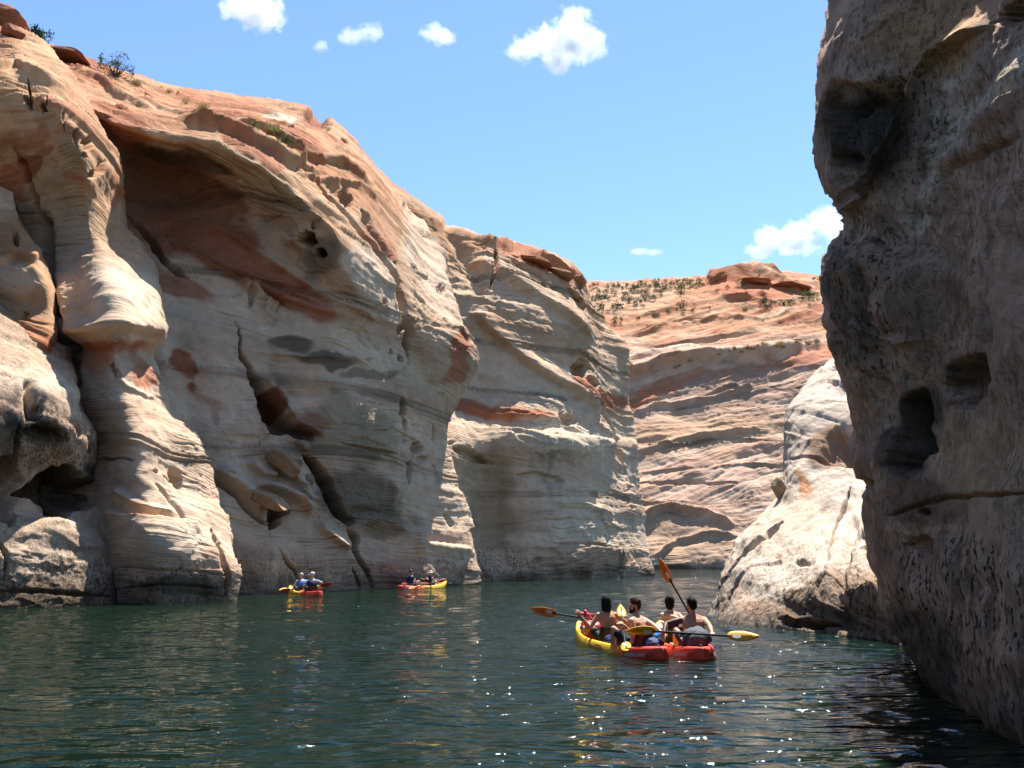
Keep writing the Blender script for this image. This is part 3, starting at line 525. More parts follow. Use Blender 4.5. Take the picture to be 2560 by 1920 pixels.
# --- F: far wall across the bend with the plateau on top
def Fcol(px, top, ex=0):
    ys = [1422, 1340, 1240, 1140, 1040, 960, 905, 872, 832, 785, 742, 715]
    ds = [0, 4.5, 11, 19, 27, 33, 37, 45, 54, 64, 75, 86]
    k = (top - 690) / 690.
    c = [(px, y + (top - 690) * max(0, (950 - y) / 260.) if y < 950 else y, d) for y, d in zip(ys, ds)]
    return c + [(px, top + 8, 97), (px, top, 110), (px, top + 3, 144)]
F = [(123.0, Fcol(x, t)) for x, t in [(1180, 712), (1380, 710), (1520, 705), (1640, 697), (1760, 690), (1850, 676), (1950, 678), (2060, 692), (2200, 700), (2420, 705)]]
F_obj, F_W = wall('canyon_wall', 'far red sandstone wall across the bend, sloping up to a scrubby plateau', F, 350, 370, ROCK_FAR, False,
     dip=16, dip_var=9, along=(1, 0), layer=1.1, lump=.8, fine=1.6, stretch=3.0, seed=12.4, white_to=6, red_from=40, base=np.array([.64, .445, .345]), block=.6, bsize=2.2,
     feats=[('ledge', [(1440, 1000), (1560, 960), (1650, 920), (1760, 905), (1900, 900), (2080, 870)], 40, 2.5), ('ledge', [(1560, 905), (1640, 890), (1800, 880), (1950, 870), (2100, 840)], 16, 1.6), ('crack', [(1560, 1208), (1700, 1208), (1860, 1212)], 4, 1.0),
            ('ledge', [(1780, 985), (1830, 970), (1850, 985), (1890, 970)], 14, 1.4), ('ledge', [(1600, 1310), (1680, 1280), (1760, 1290), (1840, 1325)], 24, 1.4), ('ledge', [(1640, 1400), (1700, 1360), (1760, 1345), (1850, 1350)], 20, 1.2),
            ('ledge', [(1560, 1050), (1650, 1020), (1760, 1010), (1860, 980)], 20, 1.2), ('ledge', [(1560, 1150), (1700, 1110), (1900, 1080)], 20, 1.2), ('shelf', [(1765, 690), (1800, 690), (1880, 678), (1960, 682)], 26, 4.0), ('ledge', [(1880, 700), (1950, 712), (2000, 735)], 18, 3.0), ('ledge', [(1790, 752), (1870, 748), (1920, 740)], 14, 2.2),
            ('ledge', [(1560, 800), (1700, 770), (1850, 750), (2000, 760)], 14, 1.5), ('ledge', [(1540, 850), (1700, 810), (1900, 800), (2080, 760)], 12, 1.5), ('crack', [(1560, 835), (1700, 800), (1800, 790)], 4, 1.0), ('crack', [(1600, 870), (1760, 850), (1900, 830)], 4, 1.0)],
     stains=[('e', 1560, 745, 140, 36, -6, SAND, .85), ('e', 1700, 872, 60, 12, -3, WHITE, .9), ('l', [(1560, 1010), (1600, 990), (1700, 950), (1900, 920), (2100, 880)], 24, RED * 1.5, .6), ('e', 1860, 725, 120, 32, 8, RED * 1.6, .7), ('e', 1750, 1080, 250, 60, -8, TAN * 1.05, .4), ('e', 1700, 1340, 200, 80, 0, BROWN * 1.7, .45), ('e', 1850, 960, 170, 50, -10, np.array([.44, .30, .23]), .6), ('c', 1700, 1300, 250, 90, 0, .3)])  # dull brown ellipse at right paints the shadow cast by the clifftop

# --- G: bright boulder slope on the right
G_ed = zipc([(1757, 1535), (1788, 1482), (1820, 1405), (1846, 1340), (1902, 1286), (1940, 1240), (1958, 1170), (1964, 1100), (1966, 1045), (1984, 1000), (2014, 952), (2094, 892)], [0, .6, 1.6, 2.4, 3.2, 4, 5, 5.8, 6.3, 7, 7.8, 9.6])
G = [shifted(G_ed, 26, -4, 5), shifted(G_ed, 6, -2, 1.2), G_ed,
     zipc([(1850, 1560), (1870, 1500), (1895, 1420), (1920, 1350), (1955, 1290), (1985, 1235), (2005, 1170), (2015, 1100), (2020, 1045), (2035, 1000), (2065, 950), (2130, 888)], [0, .7, 1.9, 3.2, 4.5, 5.7, 6.7, 7.6, 8.3, 9.1, 10.1, 12]),
     zipc([(2000, 1575), (2010, 1510), (2025, 1430), (2040, 1350), (2060, 1290), (2075, 1235), (2090, 1170), (2095, 1100), (2100, 1045), (2110, 1000), (2130, 950), (2180, 885)], [0, .3, 1.2, 2.9, 4.6, 6.1, 7.3, 8.5, 9.3, 10.1, 11.1, 13.2]),
     zipc([(2140, 1592), (2145, 1520), (2150, 1440), (2155, 1360), (2165, 1300), (2175, 1240), (2185, 1170), (2190, 1100), (2200, 1040), (2210, 990), (2220, 940), (2250, 880)], [0, .1, .8, 2.4, 4.4, 6.4, 8, 9.4, 10.4, 11.4, 12.6, 15]),
     zipc([(2290, 1616), (2290, 1540), (2290, 1450), (2290, 1370), (2295, 1300), (2300, 1240), (2305, 1170), (2310, 1100), (2315, 1040), (2320, 990), (2330, 940), (2350, 880)], [0, .1, .5, 1.8, 4, 6.2, 8, 10, 11, 12, 13.4, 16])]
G[0] = (water_Y(1535), G[0]); G[1] = (water_Y(1535), G[1])
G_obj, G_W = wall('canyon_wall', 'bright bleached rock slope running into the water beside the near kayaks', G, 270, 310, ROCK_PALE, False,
     dip=-24, dip_var=8, along=(.25, -.97), layer=.30, lump=.16, fine=1.0, seed=15.1, white_to=40, red_from=80, base=np.array([.84, .75, .64]), tintvar=.5, block=.95, bsize=.9,
     feats=[('poly', [(2042, 1168), (2058, 1110), (2090, 1078), (2150, 1052), (2200, 1060), (2200, 1170), (2100, 1172)], 40, 1.1), ('hole', 2128, 1140, 26, 20, 0, .6), ('blob', 2000, 1190, 22, 60, 25, .2), ('crack', [(1965, 1150), (2060, 1150), (2140, 1160)], 4, .25),
            ('shelf', [(1830, 1350), (1900, 1330), (2000, 1270), (2100, 1230), (2160, 1200)], 60, .22), ('crack', [(2130, 1230), (2080, 1330), (2065, 1400)], 6, .35), ('crack', [(1840, 1400), (1900, 1350), (1960, 1310)], 7, .35), ('crack', [(1800, 1530), (1830, 1490), (1860, 1450)], 6, .4), 
            ('gully', [(2100, 1560), (2095, 1430), (2130, 1300)], 14, .3), ('hole', 2020, 1560, 60, 14, 0, .5), ('crack', [(1760, 1500), (1800, 1470), (1850, 1390)], 6, .4), ('blob', 1890, 1440, 60, 50, 30, .25), ('hole', 2000, 1400, 20, 10, 20, .2)],
     stains=[('e', 2080, 1130, 70, 55, -30, BROWN * 1.3, .75), ('e', 2008, 1215, 18, 36, 10, ORANGE * 1.1, .7), ('e', 2120, 1500, 170, 90, 0, BROWN * 1.4, .55), ('c', 2060, 1510, 230, 70, 0, 1.0), ('c', 1950, 1450, 200, 100, 0, .55), ('e', 1900, 1520, 90, 30, 10, ORANGE * 1.1, .35), ('e', 1960, 1300, 150, 90, 0, WHITE, .5)])  # browns paint the cave's shade and the near cliff's shadow low at right

# --- H: dark overhanging near wall on the right
def Hc(px, pys, Y, lean): return (Y, [(px, y, d) for y, d in zip(pys, lean)])
H_l = [.5, .1, 0, 0, .1, .2, .1, 0, 0, .1, 0, 0, 0, .1, .3]
H_edge = [(2258, 1622), (2206, 1500), (2172, 1400), (2160, 1240), (2140, 1150), (2142, 1040), (2112, 930), (2078, 830), (2076, 660), (2122, 542), (2068, 440), (2060, 330), (2066, 120), (2080, -20), (2100, -250)]
H = [Hc(3100, [2160, 1830, 1610, 1400, 1240, 1090, 970, 870, 740, 630, 520, 390, 160, -20, -320], 6.0, H_l),
     Hc(2560, [1863, 1640, 1470, 1310, 1180, 1060, 950, 850, 720, 610, 500, 370, 140, -20, -280], 8.0, H_l),
     Hc(2450, [1797, 1600, 1440, 1290, 1170, 1050, 940, 840, 710, 600, 490, 360, 130, -20, -270], 9.2, H_l),
     Hc(2350, [1728, 1560, 1420, 1270, 1160, 1050, 940, 840, 700, 590, 480, 350, 130, -20, -260], 10.6, H_l),
     (11.8, zipc([(2285, 1660), (2268, 1520), (2245, 1400), (2228, 1250), (2216, 1150), (2212, 1040), (2190, 930), (2165, 830), (2155, 680), (2178, 570), (2150, 460), (2142, 340), (2142, 120), (2150, -20), (2160, -250)], H_l)),
     (13.0, zipc(H_edge, [-.3, 0, 0, 0, .1, .1, 0, 0, 0, .2, 0, 0, 0, .1, .3])), (13.0, shifted(zipc(H_edge, [0] * 15), 14, 0, 2.2)), (13.0, shifted(zipc(H_edge, [0] * 15), 120, 0, 6.0))]
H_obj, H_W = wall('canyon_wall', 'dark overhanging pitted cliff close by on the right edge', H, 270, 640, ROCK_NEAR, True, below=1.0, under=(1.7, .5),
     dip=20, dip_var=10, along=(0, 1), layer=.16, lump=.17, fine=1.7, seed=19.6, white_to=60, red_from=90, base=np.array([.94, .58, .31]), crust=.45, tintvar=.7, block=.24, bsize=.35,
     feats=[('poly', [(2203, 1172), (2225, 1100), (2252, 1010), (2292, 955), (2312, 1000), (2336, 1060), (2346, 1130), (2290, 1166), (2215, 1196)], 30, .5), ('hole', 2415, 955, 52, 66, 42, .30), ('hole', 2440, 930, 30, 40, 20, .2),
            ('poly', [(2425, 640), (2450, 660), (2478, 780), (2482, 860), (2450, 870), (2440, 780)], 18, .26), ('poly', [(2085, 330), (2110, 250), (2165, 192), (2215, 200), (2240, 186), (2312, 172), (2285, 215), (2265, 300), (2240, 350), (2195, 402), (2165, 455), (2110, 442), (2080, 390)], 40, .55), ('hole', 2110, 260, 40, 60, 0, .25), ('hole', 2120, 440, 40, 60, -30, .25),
            ('ledge', [(2110, 545), (2200, 450), (2260, 340), (2320, 190), (2420, 110), (2500, 60)], 60, .22), ('shelf', [(2300, 560), (2360, 420), (2430, 330), (2560, 190)], 60, .12), ('ledge', [(2280, 590), (2340, 480), (2450, 400), (2570, 330)], 30, -.12), ('hole', 2540, 20, 60, 24, -40, .4),
            ('ledge', [(2090, 640), (2130, 650), (2170, 640)], 20, -.06), ('crack', [(2210, 1290), (2350, 1240), (2560, 1230)], 8, .08), ('hole', 2305, 1280, 14, 10, 0, .15), ('crack', [(2465, 1230), (2470, 1330)], 9, .1), ('hole', 2150, 1215, 22, 20, 0, .1), ('blob', 2150, 680, 80, 60, 0, .12), ('blob', 2300, 760, 90, 100, 0, .10),
            ('blob', 2300, 1480, 100, 100, 0, .1), ('hole', 2290, 1360, 46, 26, 10, .12), ('gully', [(2160, 700), (2200, 900), (2230, 1060)], 26, .10), ('hole', 2200, 610, 18, 10, 30, .1), ('crack', [(2160, 110), (2230, 60)], 5, .06), ('ledge', [(2100, 800), (2180, 850), (2260, 870), (2330, 860)], 26, .08)],
     stains=[('e', 2180, 340, 110, 130, -20, DARK * 1.1, .7), ('e', 2270, 1080, 75, 110, 25, DARK * 1.2, .6), ('e', 2430, 930, 60, 50, -30, DARK * 1.4, .5), ('l', [(2290, 560), (2340, 450), (2400, 300), (2480, 250), (2560, 130)], 34, WHITE * 1.6, .72), ('l', [(2360, 400), (2450, 280), (2500, 220)], 30, WHITE * 1.6, .7), ('l', [(2340, 300), (2400, 200), (2440, 120)], 18, WHITE * 1.5, .6), ('l', [(2130, 70), (2140, 30), (2180, -10)], 9, WHITE, .6),  # white lines paint the sunlit streak, dark ellipses the shade in the hollows
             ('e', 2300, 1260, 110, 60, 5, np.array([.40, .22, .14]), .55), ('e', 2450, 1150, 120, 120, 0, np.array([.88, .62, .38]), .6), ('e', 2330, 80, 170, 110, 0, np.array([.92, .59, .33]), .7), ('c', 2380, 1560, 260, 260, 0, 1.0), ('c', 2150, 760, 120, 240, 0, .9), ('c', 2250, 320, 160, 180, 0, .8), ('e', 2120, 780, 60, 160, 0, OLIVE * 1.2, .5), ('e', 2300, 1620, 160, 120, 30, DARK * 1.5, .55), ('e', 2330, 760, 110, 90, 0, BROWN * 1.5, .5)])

# --- the canyon goes on behind the viewpoint
def back_wall(name, label, plan, h, seed, nu=90, nv=50, lump=1.6):
    pl = np.array(plan, float); k = np.concatenate([[0], np.cumsum(np.linalg.norm(np.diff(pl, axis=0), axis=1))])
    W = hermite_matrix(k, np.linspace(0, k[-1], nu)); c = W @ pl
    tg = np.gradient(c, axis=0); tg /= np.linalg.norm(tg, axis=1, keepdims=True); out = np.stack([-tg[:, 1], tg[:, 0]], 1)
    v = np.linspace(0, 1, nv); zz = -2 + v * (h + 2); back = 1.2 * v + 9 * np.clip(v - .6, 0, 1) ** 2 * 4
    V = np.zeros((nu, nv, 3)); V[..., :2] = c[:, None, :] - out[:, None, :] * back[None, :, None]; V[..., 2] = zz[None]
    Wd, col, bed = carve(V, False, dip=4, along=(0, 1), layer=.8, lump=lump, seed=seed, white_to=16, red_from=24)
    tag(link(name, grid_mesh(name, Wd, col, False, bed), ROCK), label, None, None, 'structure')
back_wall('canyon_wall', 'canyon wall running on behind the viewpoint', [(7.6, 9.2), (5.9, 6.3), (4.75, 4.5), (4.9, 1), (6.4, -6), (8, -14), (12, -34), (40, -70)], 24, 23.3, lump=.7, nu=130)
back_wall('canyon_wall', 'canyon wall closing the view behind the viewpoint', [(46, -70), (10, -84), (-34, -66), (-44, -30), (-38, 0), (-30, 20), (-25, 29)], 19, 27.7)
# ------------------------------------------------------------------ water
def water_material():
    m, nt, b = mat_new('lake_water')
    b.inputs['Base Color'].default_value = (.0038, .0118, .0066, 1); b.inputs['Roughness'].default_value = .03
    b.inputs['IOR'].default_value = 1.333; b.inputs['Specular IOR Level'].default_value = .5
    tc = N(nt, 'ShaderNodeTexCoord')
    def wave(scale, sx, sy, detail, rough, rot=0.0, off=0.0):
        mp = N(nt, 'ShaderNodeMapping'); mp.inputs['Scale'].default_value = (sx, sy, 1); mp.inputs['Rotation'].default_value = (0, 0, rot); mp.inputs['Location'].default_value = (off, off * .7, 0)
        L(nt, tc.outputs['Object'], mp.inputs['Vector'])
        n = N(nt, 'ShaderNodeTexNoise'); n.inputs['Scale'].default_value = scale; n.inputs['Detail'].default_value = detail; n.inputs['Roughness'].default_value = rough; n.inputs['Distortion'].default_value = .35
        L(nt, mp.outputs[0], n.inputs['Vector']); return n.outputs['Fac']
    w1 = wave(1.8, .5, 1.0, 0, .3, .12); w2 = wave(4.8, .42, 1.0, 0, .4, -.10, 3.0); w4 = wave(10.0, .5, 1.0, 0, .4, .2, 5.0); w3 = wave(24.0, .8, 1.0, 1, .5, .5, 9.0)
    prev = None
    for w, dist in ((w1, .13), (w2, .13), (w4, .042), (w3, .0055)):
        bp = N(nt, 'ShaderNodeBump'); bp.inputs['Distance'].default_value = dist; bp.inputs['Strength'].default_value = 1.0
        L(nt, w, bp.inputs['Height'])
        if prev is not None: L(nt, prev, bp.inputs['Normal'])
        prev = bp.outputs[0]
    L(nt, prev, b.inputs['Normal'])
    return m
def water_mesh(nu=260, nv=360):
    """one sheet out to the horizon; finer and rippled near the viewpoint"""
    ys = np.concatenate([[-160, -60, -20, -6], np.geomspace(1.5, 75, nv), [95, 140, 220, 420]])
    a = np.concatenate([[-300, -60], np.linspace(-16, 16, nu), [60, 300]])
    k = np.clip((ys - 0) , 1.5, 75) / 18.0
    X = a[:, None] * np.where(np.abs(a)[:, None] <= 16, k[None, :], np.maximum(k[None, :], 1.0)); Yg = np.broadcast_to(ys[None], X.shape)
    rs = np.random.RandomState(5); Z = np.zeros_like(X)
    for i in range(26):
        lam = .8 * (3.6 / .8) ** rs.rand(); th = math.radians(90 + rs.normal() * 34); sl = .010
        ph = rs.rand() * 6.28; kx, ky = math.cos(th) * 6.283 / lam, math.sin(th) * 6.283 / lam
        cell = np.maximum(np.gradient(ys)[None, :], .02)
        Z += sl * lam / 6.283 * np.sin(kx * X + ky * Yg + ph + 1.2 * perlin(X / (3 * lam), Yg / (3 * lam), np.full(X.shape, i * 1.7))) * sstep(.75, .3, cell / lam)
    p = np.stack([X, Yg, X * 0], -1)
    Z *= (.55 + .9 * sstep(-.3, .35, fbm(p, 9.0, 2, 3.0))) * sstep(75, 45, Yg) * sstep(1.0, 3.0, Yg)
    Z *= sstep(30, 18, np.abs(X)) * .5 + .5
    return grid_mesh('water', np.stack([X, Yg, Z], -1))
tag(link('water', water_mesh(), water_material()), 'dark green rippled lake water filling the canyon', None, None, 'structure')
# ------------------------------------------------------------------ small shapes
def mesh_from(verts, faces, name='m', smooth=True, mats=None, mat_idx=None):
    me = bpy.data.meshes.new(name); me.from_pydata([tuple(v) for v in verts], [], [tuple(f) for f in faces])
    if smooth: me.polygons.foreach_set('use_smooth', np.ones(len(me.polygons), dtype=bool))
    me.update(); return me
class Geo:
    """collects closed shapes"""
    def __init__(s): s.v = []; s.f = []
    def add(s, verts, faces):
        o = len(s.v); s.v += [tuple(p) for p in verts]; s.f += [tuple(i + o for i in f) for f in faces]; return s
    def rings(s, rings, cap=True):
        n = len(rings[0]); o = len(s.v)
        for r in rings: s.v += [tuple(p) for p in r]
        for i in range(len(rings) - 1):
            for j in range(n):
                k = (j + 1) % n
                s.f.append((o + i*n + j, o + i*n + k, o + (i+1)*n + k, o + (i+1)*n + j))
        if cap:
            s.f.append(tuple(o + j for j in range(n))[::-1]); s.f.append(tuple(o + (len(rings)-1)*n + j for j in range(n)))
        return s
    def capsule(s, p0, r0, p1, r1, n=12, m=3):
        p0, p1 = Vector(p0), Vector(p1); d = (p1 - p0)
        if d.length < 1e-6: d = Vector((0, 0, 1e-4))
        d.normalize(); a = d.orthogonal().normalized(); b = d.cross(a)
        R = []
        for i in range(m + 1):
            t = -math.pi / 2 + (math.pi / 2) * (i + .15) / (m + .15)
            R.append((p0 + d * (r0 * math.sin(t)), r0 * math.cos(t)))
        for i in range(m + 1):
            t = (math.pi / 2) * i / (m + .15)
            R.append((p1 + d * (r1 * math.sin(t)), r1 * math.cos(t)))
        return s.rings([[c + (a * math.cos(2*math.pi*j/n) + b * math.sin(2*math.pi*j/n)) * r for j in range(n)] for c, r in R])
    def chain(s, pts, rads, n=12):
        for i in range(len(pts) - 1): s.capsule(pts[i], rads[i], pts[i+1], rads[i+1], n)
        return s
    def ellipsoid(s, c, r, rot=None, n=16, m=10):
        c = Vector(c); R = []
        for i in range(m + 1):
            t = -math.pi / 2 + math.pi * (i + .05) / (m + .1)
            ring = []
            for j in range(n):
                p = Vector((r[0] * math.cos(t) * math.cos(2*math.pi*j/n), r[1] * math.cos(t) * math.sin(2*math.pi*j/n), r[2] * math.sin(t)))
                if rot is not None: p = rot @ p
                ring.append(c + p)
            R.append(ring)
        return s.rings(R)
    def box(s, c, h, rot=None):
        P8 = [Vector((x * h[0], y * h[1], z * h[2])) for x in (-1, 1) for y in (-1, 1) for z in (-1, 1)]
        if rot is not None: P8 = [rot @ p for p in P8]
        return s.add([Vector(c) + p for p in P8], [(0, 1, 3, 2), (4, 6, 7, 5), (0, 4, 5, 1), (2, 3, 7, 6), (0, 2, 6, 4), (1, 5, 7, 3)])
    def mesh(s, name='m', smooth=True): return mesh_from(s.v, s.f, name, smooth)

def tube_mesh(pts, r, n=8, name='cord'):
    g = Geo(); pts = [Vector(p) for p in pts]; R = []
    for i, p in enumerate(pts):
        d = (pts[min(i+1, len(pts)-1)] - pts[max(i-1, 0)]).normalized(); a = d.cross(Vector((.13, .2, 1))).normalized(); b = d.cross(a)
        R.append([p + (a * math.cos(2*math.pi*j/n) + b * math.sin(2*math.pi*j/n)) * r for j in range(n)])
    return g.rings(R).mesh(name)

def fuse(geo, voxel, smooth_it=4, name='body'):
    """grow overlapping closed shapes into one continuous skin"""
    o = bpy.data.objects.new('tmp', geo.mesh()); C.objects.link(o)
    m = o.modifiers.new('r', 'REMESH'); m.mode = 'VOXEL'; m.voxel_size = voxel; m.use_smooth_shade = True
    if smooth_it:
        k = o.modifiers.new('s', 'SMOOTH'); k.factor = .5; k.iterations = smooth_it
    dg = bpy.context.evaluated_depsgraph_get(); dg.update()
    me = bpy.data.meshes.new_from_object(o.evaluated_get(dg)); me.name = name
    old = o.data; bpy.data.objects.remove(o); bpy.data.meshes.remove(old)
    me.materials.clear()
    return me

# ------------------------------------------------------------------ paints
def hull_material(shift, spread=0.0):
    m, nt, b = mat_new('kayak_plastic')
    tc = N(nt, 'ShaderNodeTexCoord'); sp = N(nt, 'ShaderNodeSeparateXYZ'); L(nt, tc.outputs['Object'], sp.inputs[0])
    nz = N(nt, 'ShaderNodeTexNoise'); nz.inputs['Scale'].default_value = 1.6; nz.inputs['Detail'].default_value = 2; L(nt, tc.outputs['Object'], nz.inputs['Vector'])
    ad = N(nt, 'ShaderNodeMath', operation='MULTIPLY_ADD'); ad.inputs[1].default_value = .75; L(nt, nz.outputs['Fac'], ad.inputs[0]); L(nt, sp.outputs[0], ad.inputs[2])
    mr = N(nt, 'ShaderNodeMapRange'); mr.inputs['From Min'].default_value = -1.83 + .37 + shift; mr.inputs['From Max'].default_value = 1.83 + .37 + shift; L(nt, ad.outputs[0], mr.inputs['Value'])
    cr = N(nt, 'ShaderNodeValToRGB'); L(nt, mr.outputs[0], cr.inputs[0])
    e = cr.color_ramp.elements; e[0].position = .04; e[0].color = (.74, .16, .015, 1); e[1].position = 1; e[1].color = (.74, .42, .018, 1)
    for p, c in ((.12, (.74, .060, .028, 1)), (.36, (.68, .035, .022, 1)), (.40, (.70, .10, .015, 1)), (.45 + spread * .5, (.60, .12, .01, 1)), (.50 + spread, (.74, .40, .018, 1))):
        x = e.new(p); x.color = c
    sc = N(nt, 'ShaderNodeTexNoise'); sc.inputs['Scale'].default_value = 5.0; sc.inputs['Detail'].default_value = 8; sc.inputs['Roughness'].default_value = .75; L(nt, tc.outputs['Object'], sc.inputs['Vector'])
    sm = N(nt, 'ShaderNodeMapRange'); sm.inputs['From Min'].default_value = .35; sm.inputs['From Max'].default_value = .65; sm.inputs['To Min'].default_value = .78; sm.inputs['To Max'].default_value = 1.08; L(nt, sc.outputs['Fac'], sm.inputs['Value'])
    sx_ = N(nt, 'ShaderNodeVectorMath', operation='SCALE'); L(nt, cr.outputs[0], sx_.inputs[0]); L(nt, sm.outputs[0], sx_.inputs['Scale'])
    L(nt, sx_.outputs[0], b.inputs['Base Color']); b.inputs['Roughness'].default_value = .42
    n2 = N(nt, 'ShaderNodeTexNoise'); n2.inputs['Scale'].default_value = 60; L(nt, tc.outputs['Object'], n2.inputs['Vector'])
    bp = N(nt, 'ShaderNodeBump'); bp.inputs['Distance'].default_value = .0015; L(nt, n2.outputs['Fac'], bp.inputs['Height']); L(nt, bp.outputs[0], b.inputs['Normal'])
    return m
HULL = hull_material(-.62); HULL_B = hull_material(-.38); HULL_D = hull_material(-.75, .20); HULL_C = hull_material(-.30)
BLACK = plain('black_rubber', (.012, .012, .013), .55); BLACKTXT = plain('dark_print', (.03, .022, .015), .6); GREYTXT = plain('pale_print', (.42, .36, .34), .5)
SHAFT = plain('black_fibre', (.010, .010, .011), .6, .15); ORG = plain('orange_blade', (.72, .17, .010), .45); YEL = plain('amber_blade', (.74, .33, .012), .45); REDB = plain('red_blade', (.36, .03, .012), .4)
STICK = plain('white_sticker', (.55, .55, .53), .5); SCRIPT = plain('brown_print', (.20, .05, .01), .6); BLUEPR = plain('blue_print', (.10, .14, .30), .6)

# ------------------------------------------------------------------ kayak
KL = 1.83
def k_w(x):
    t = min(1, abs(x) / KL); return max(.012, .42 * (1 - t ** (2.4 if x > 0 else 3.4)) ** (.72 if x > 0 else .62))
def k_h(x): return .205 + (.20 * (x / KL) ** 2.6 if x > 0 else .055 * (-x / KL) ** 2)
def k_k(x): return -.10 + (.34 * max(0, (x - .95) / .88) ** 2 if x > 0 else .17 * max(0, (-x - 1.2) / .63) ** 2)
def k_f(x):
    a = max(0.0, min(1.0, (abs(x) - 1.28) / .22)); a = a * a * (3 - 2 * a)
    seat = .03 * math.exp(-((x - .10) / .16) ** 2) + .03 * math.exp(-((x + 1.18) / .14) ** 2)
    return (.075 + seat) * (1 - a) + (k_h(x) + .018 * k_w(x) / .42) * a
def k_prof(x):
    w, h, k, f = k_w(x), k_h(x), k_k(x), k_f(x); H = h - k
    g = min(f, h - .004) if f < h - .02 else f
    top = h if f < h else h + (f - h) * .25
    pts = [(0, k), (.46, k + .012 * H / .3), (.80, k + .13 * H), (.97, k + .32 * H), (1.0, k + .44 * H), (.965, k + .66 * H), (.895, h - .030), (.83, top)]
    pts += [(.77, top - .012 if f < h else h + (f - h) * .5), (.73, f + (h - f) * .45 if f < h else h + (f - h) * .7), (.68, f + (h - f) * .1 if f < h else h + (f - h) * .85), (0, f)]
    return [(y * w, z) for y, z in pts]
def side_y(x, z):
    """half width of the hull's outside at height z"""
    p = k_prof(x)[:7]
    for (y0, z0), (y1, z1) in zip(p, p[1:]):
        if z0 <= z <= z1 + 1e-6: return y0 + (y1 - y0) * (z - z0) / max(1e-6, z1 - z0)
    return p[-1][0] if z > p[-1][1] else p[0][0]
def hull_mesh():
    xs = [-KL + 2 * KL * (0.5 - 0.5 * math.cos(math.pi * i / 64)) for i in range(65)]
    R = []
    for x in xs:
        p = k_prof(x); ring = [(x, y, z) for y, z in p] + [(x, -y, z) for y, z in p[-2:0:-1]]
        R.append(ring)
    g = Geo().rings(R); return g.mesh('hull')
def text_mesh(body, size, shear=0.0, bold=0.0, space=1.0):
    cu = bpy.data.curves.new('t', 'FONT'); cu.body = body; cu.size = size; cu.align_x = 'CENTER'; cu.align_y = 'CENTER'; cu.shear = shear; cu.offset = bold; cu.space_character = space; cu.resolution_u = 3
    o = bpy.data.objects.new('t', cu); C.objects.link(o)
    dg = bpy.context.evaluated_depsgraph_get(); dg.update(); me = bpy.data.meshes.new_from_object(o.evaluated_get(dg))
    bpy.data.objects.remove(o); bpy.data.curves.remove(cu); me.materials.clear(); return me
def wrap_on_hull(me, x0, zfrac, side, flipx):
    """lay flat lettering on the hull's outside; side +1 port, -1 starboard"""
    for v in me.vertices:
        x = x0 + (v.co.x if side < 0 else -v.co.x)
        h, k = k_h(x), k_k(x); z = k + (h - k) * zfrac + v.co.y
        z = max(k + .02, min(h - .032, z))
        v.co = (x, side * (side_y(x, z) + .004), z)
    me.update(); return me
HULL_ME = hull_mesh()
def seat_mesh():
    g = Geo(); R = []
    for i in range(9):
        t = i / 8; z = .0 + .34 * t; w = .19 - .03 * t; th = .022
        xb = -.10 * t - .03
        R.append([(xb + th * math.cos(a) - .05 * (math.sin(a)) ** 2 * 0 + .05 * (abs(math.sin(a))) ** 2, w * math.sin(a), z) for a in [2 * math.pi * j / 14 for j in range(14)]])
    return g.rings(R).mesh('backrest')
SEAT_ME = seat_mesh()
def pad_mesh():
    g = Geo(); g.ellipsoid((0, 0, 0), (.19, .20, .022)); return g.mesh('seat_pad')
PAD_ME = pad_mesh()
HANDLE_ME = tube_mesh([(-.10, 0, 0), (-.09, 0, .022), (-.05, 0, .036), (0, 0, .04), (.05, 0, .036), (.09, 0, .022), (.10, 0, 0)], .011)
TXT1 = [wrap_on_hull(text_mesh('OCEAN KAYAK', .085, 0, .003, 1.05), -.02, .66, sd, 0) for sd in (1, -1)]
TXT2 = [wrap_on_hull(text_mesh('malibu two', .10, .25, .003), -1.38, .64, sd, 0) for sd in (1, -1)]
TXT3 = [wrap_on_hull(text_mesh('Z11', .075, 0, .003), -1.70, .55, sd, 0) for sd in (1, -1)]
SEAT_X = (.42, -.92)
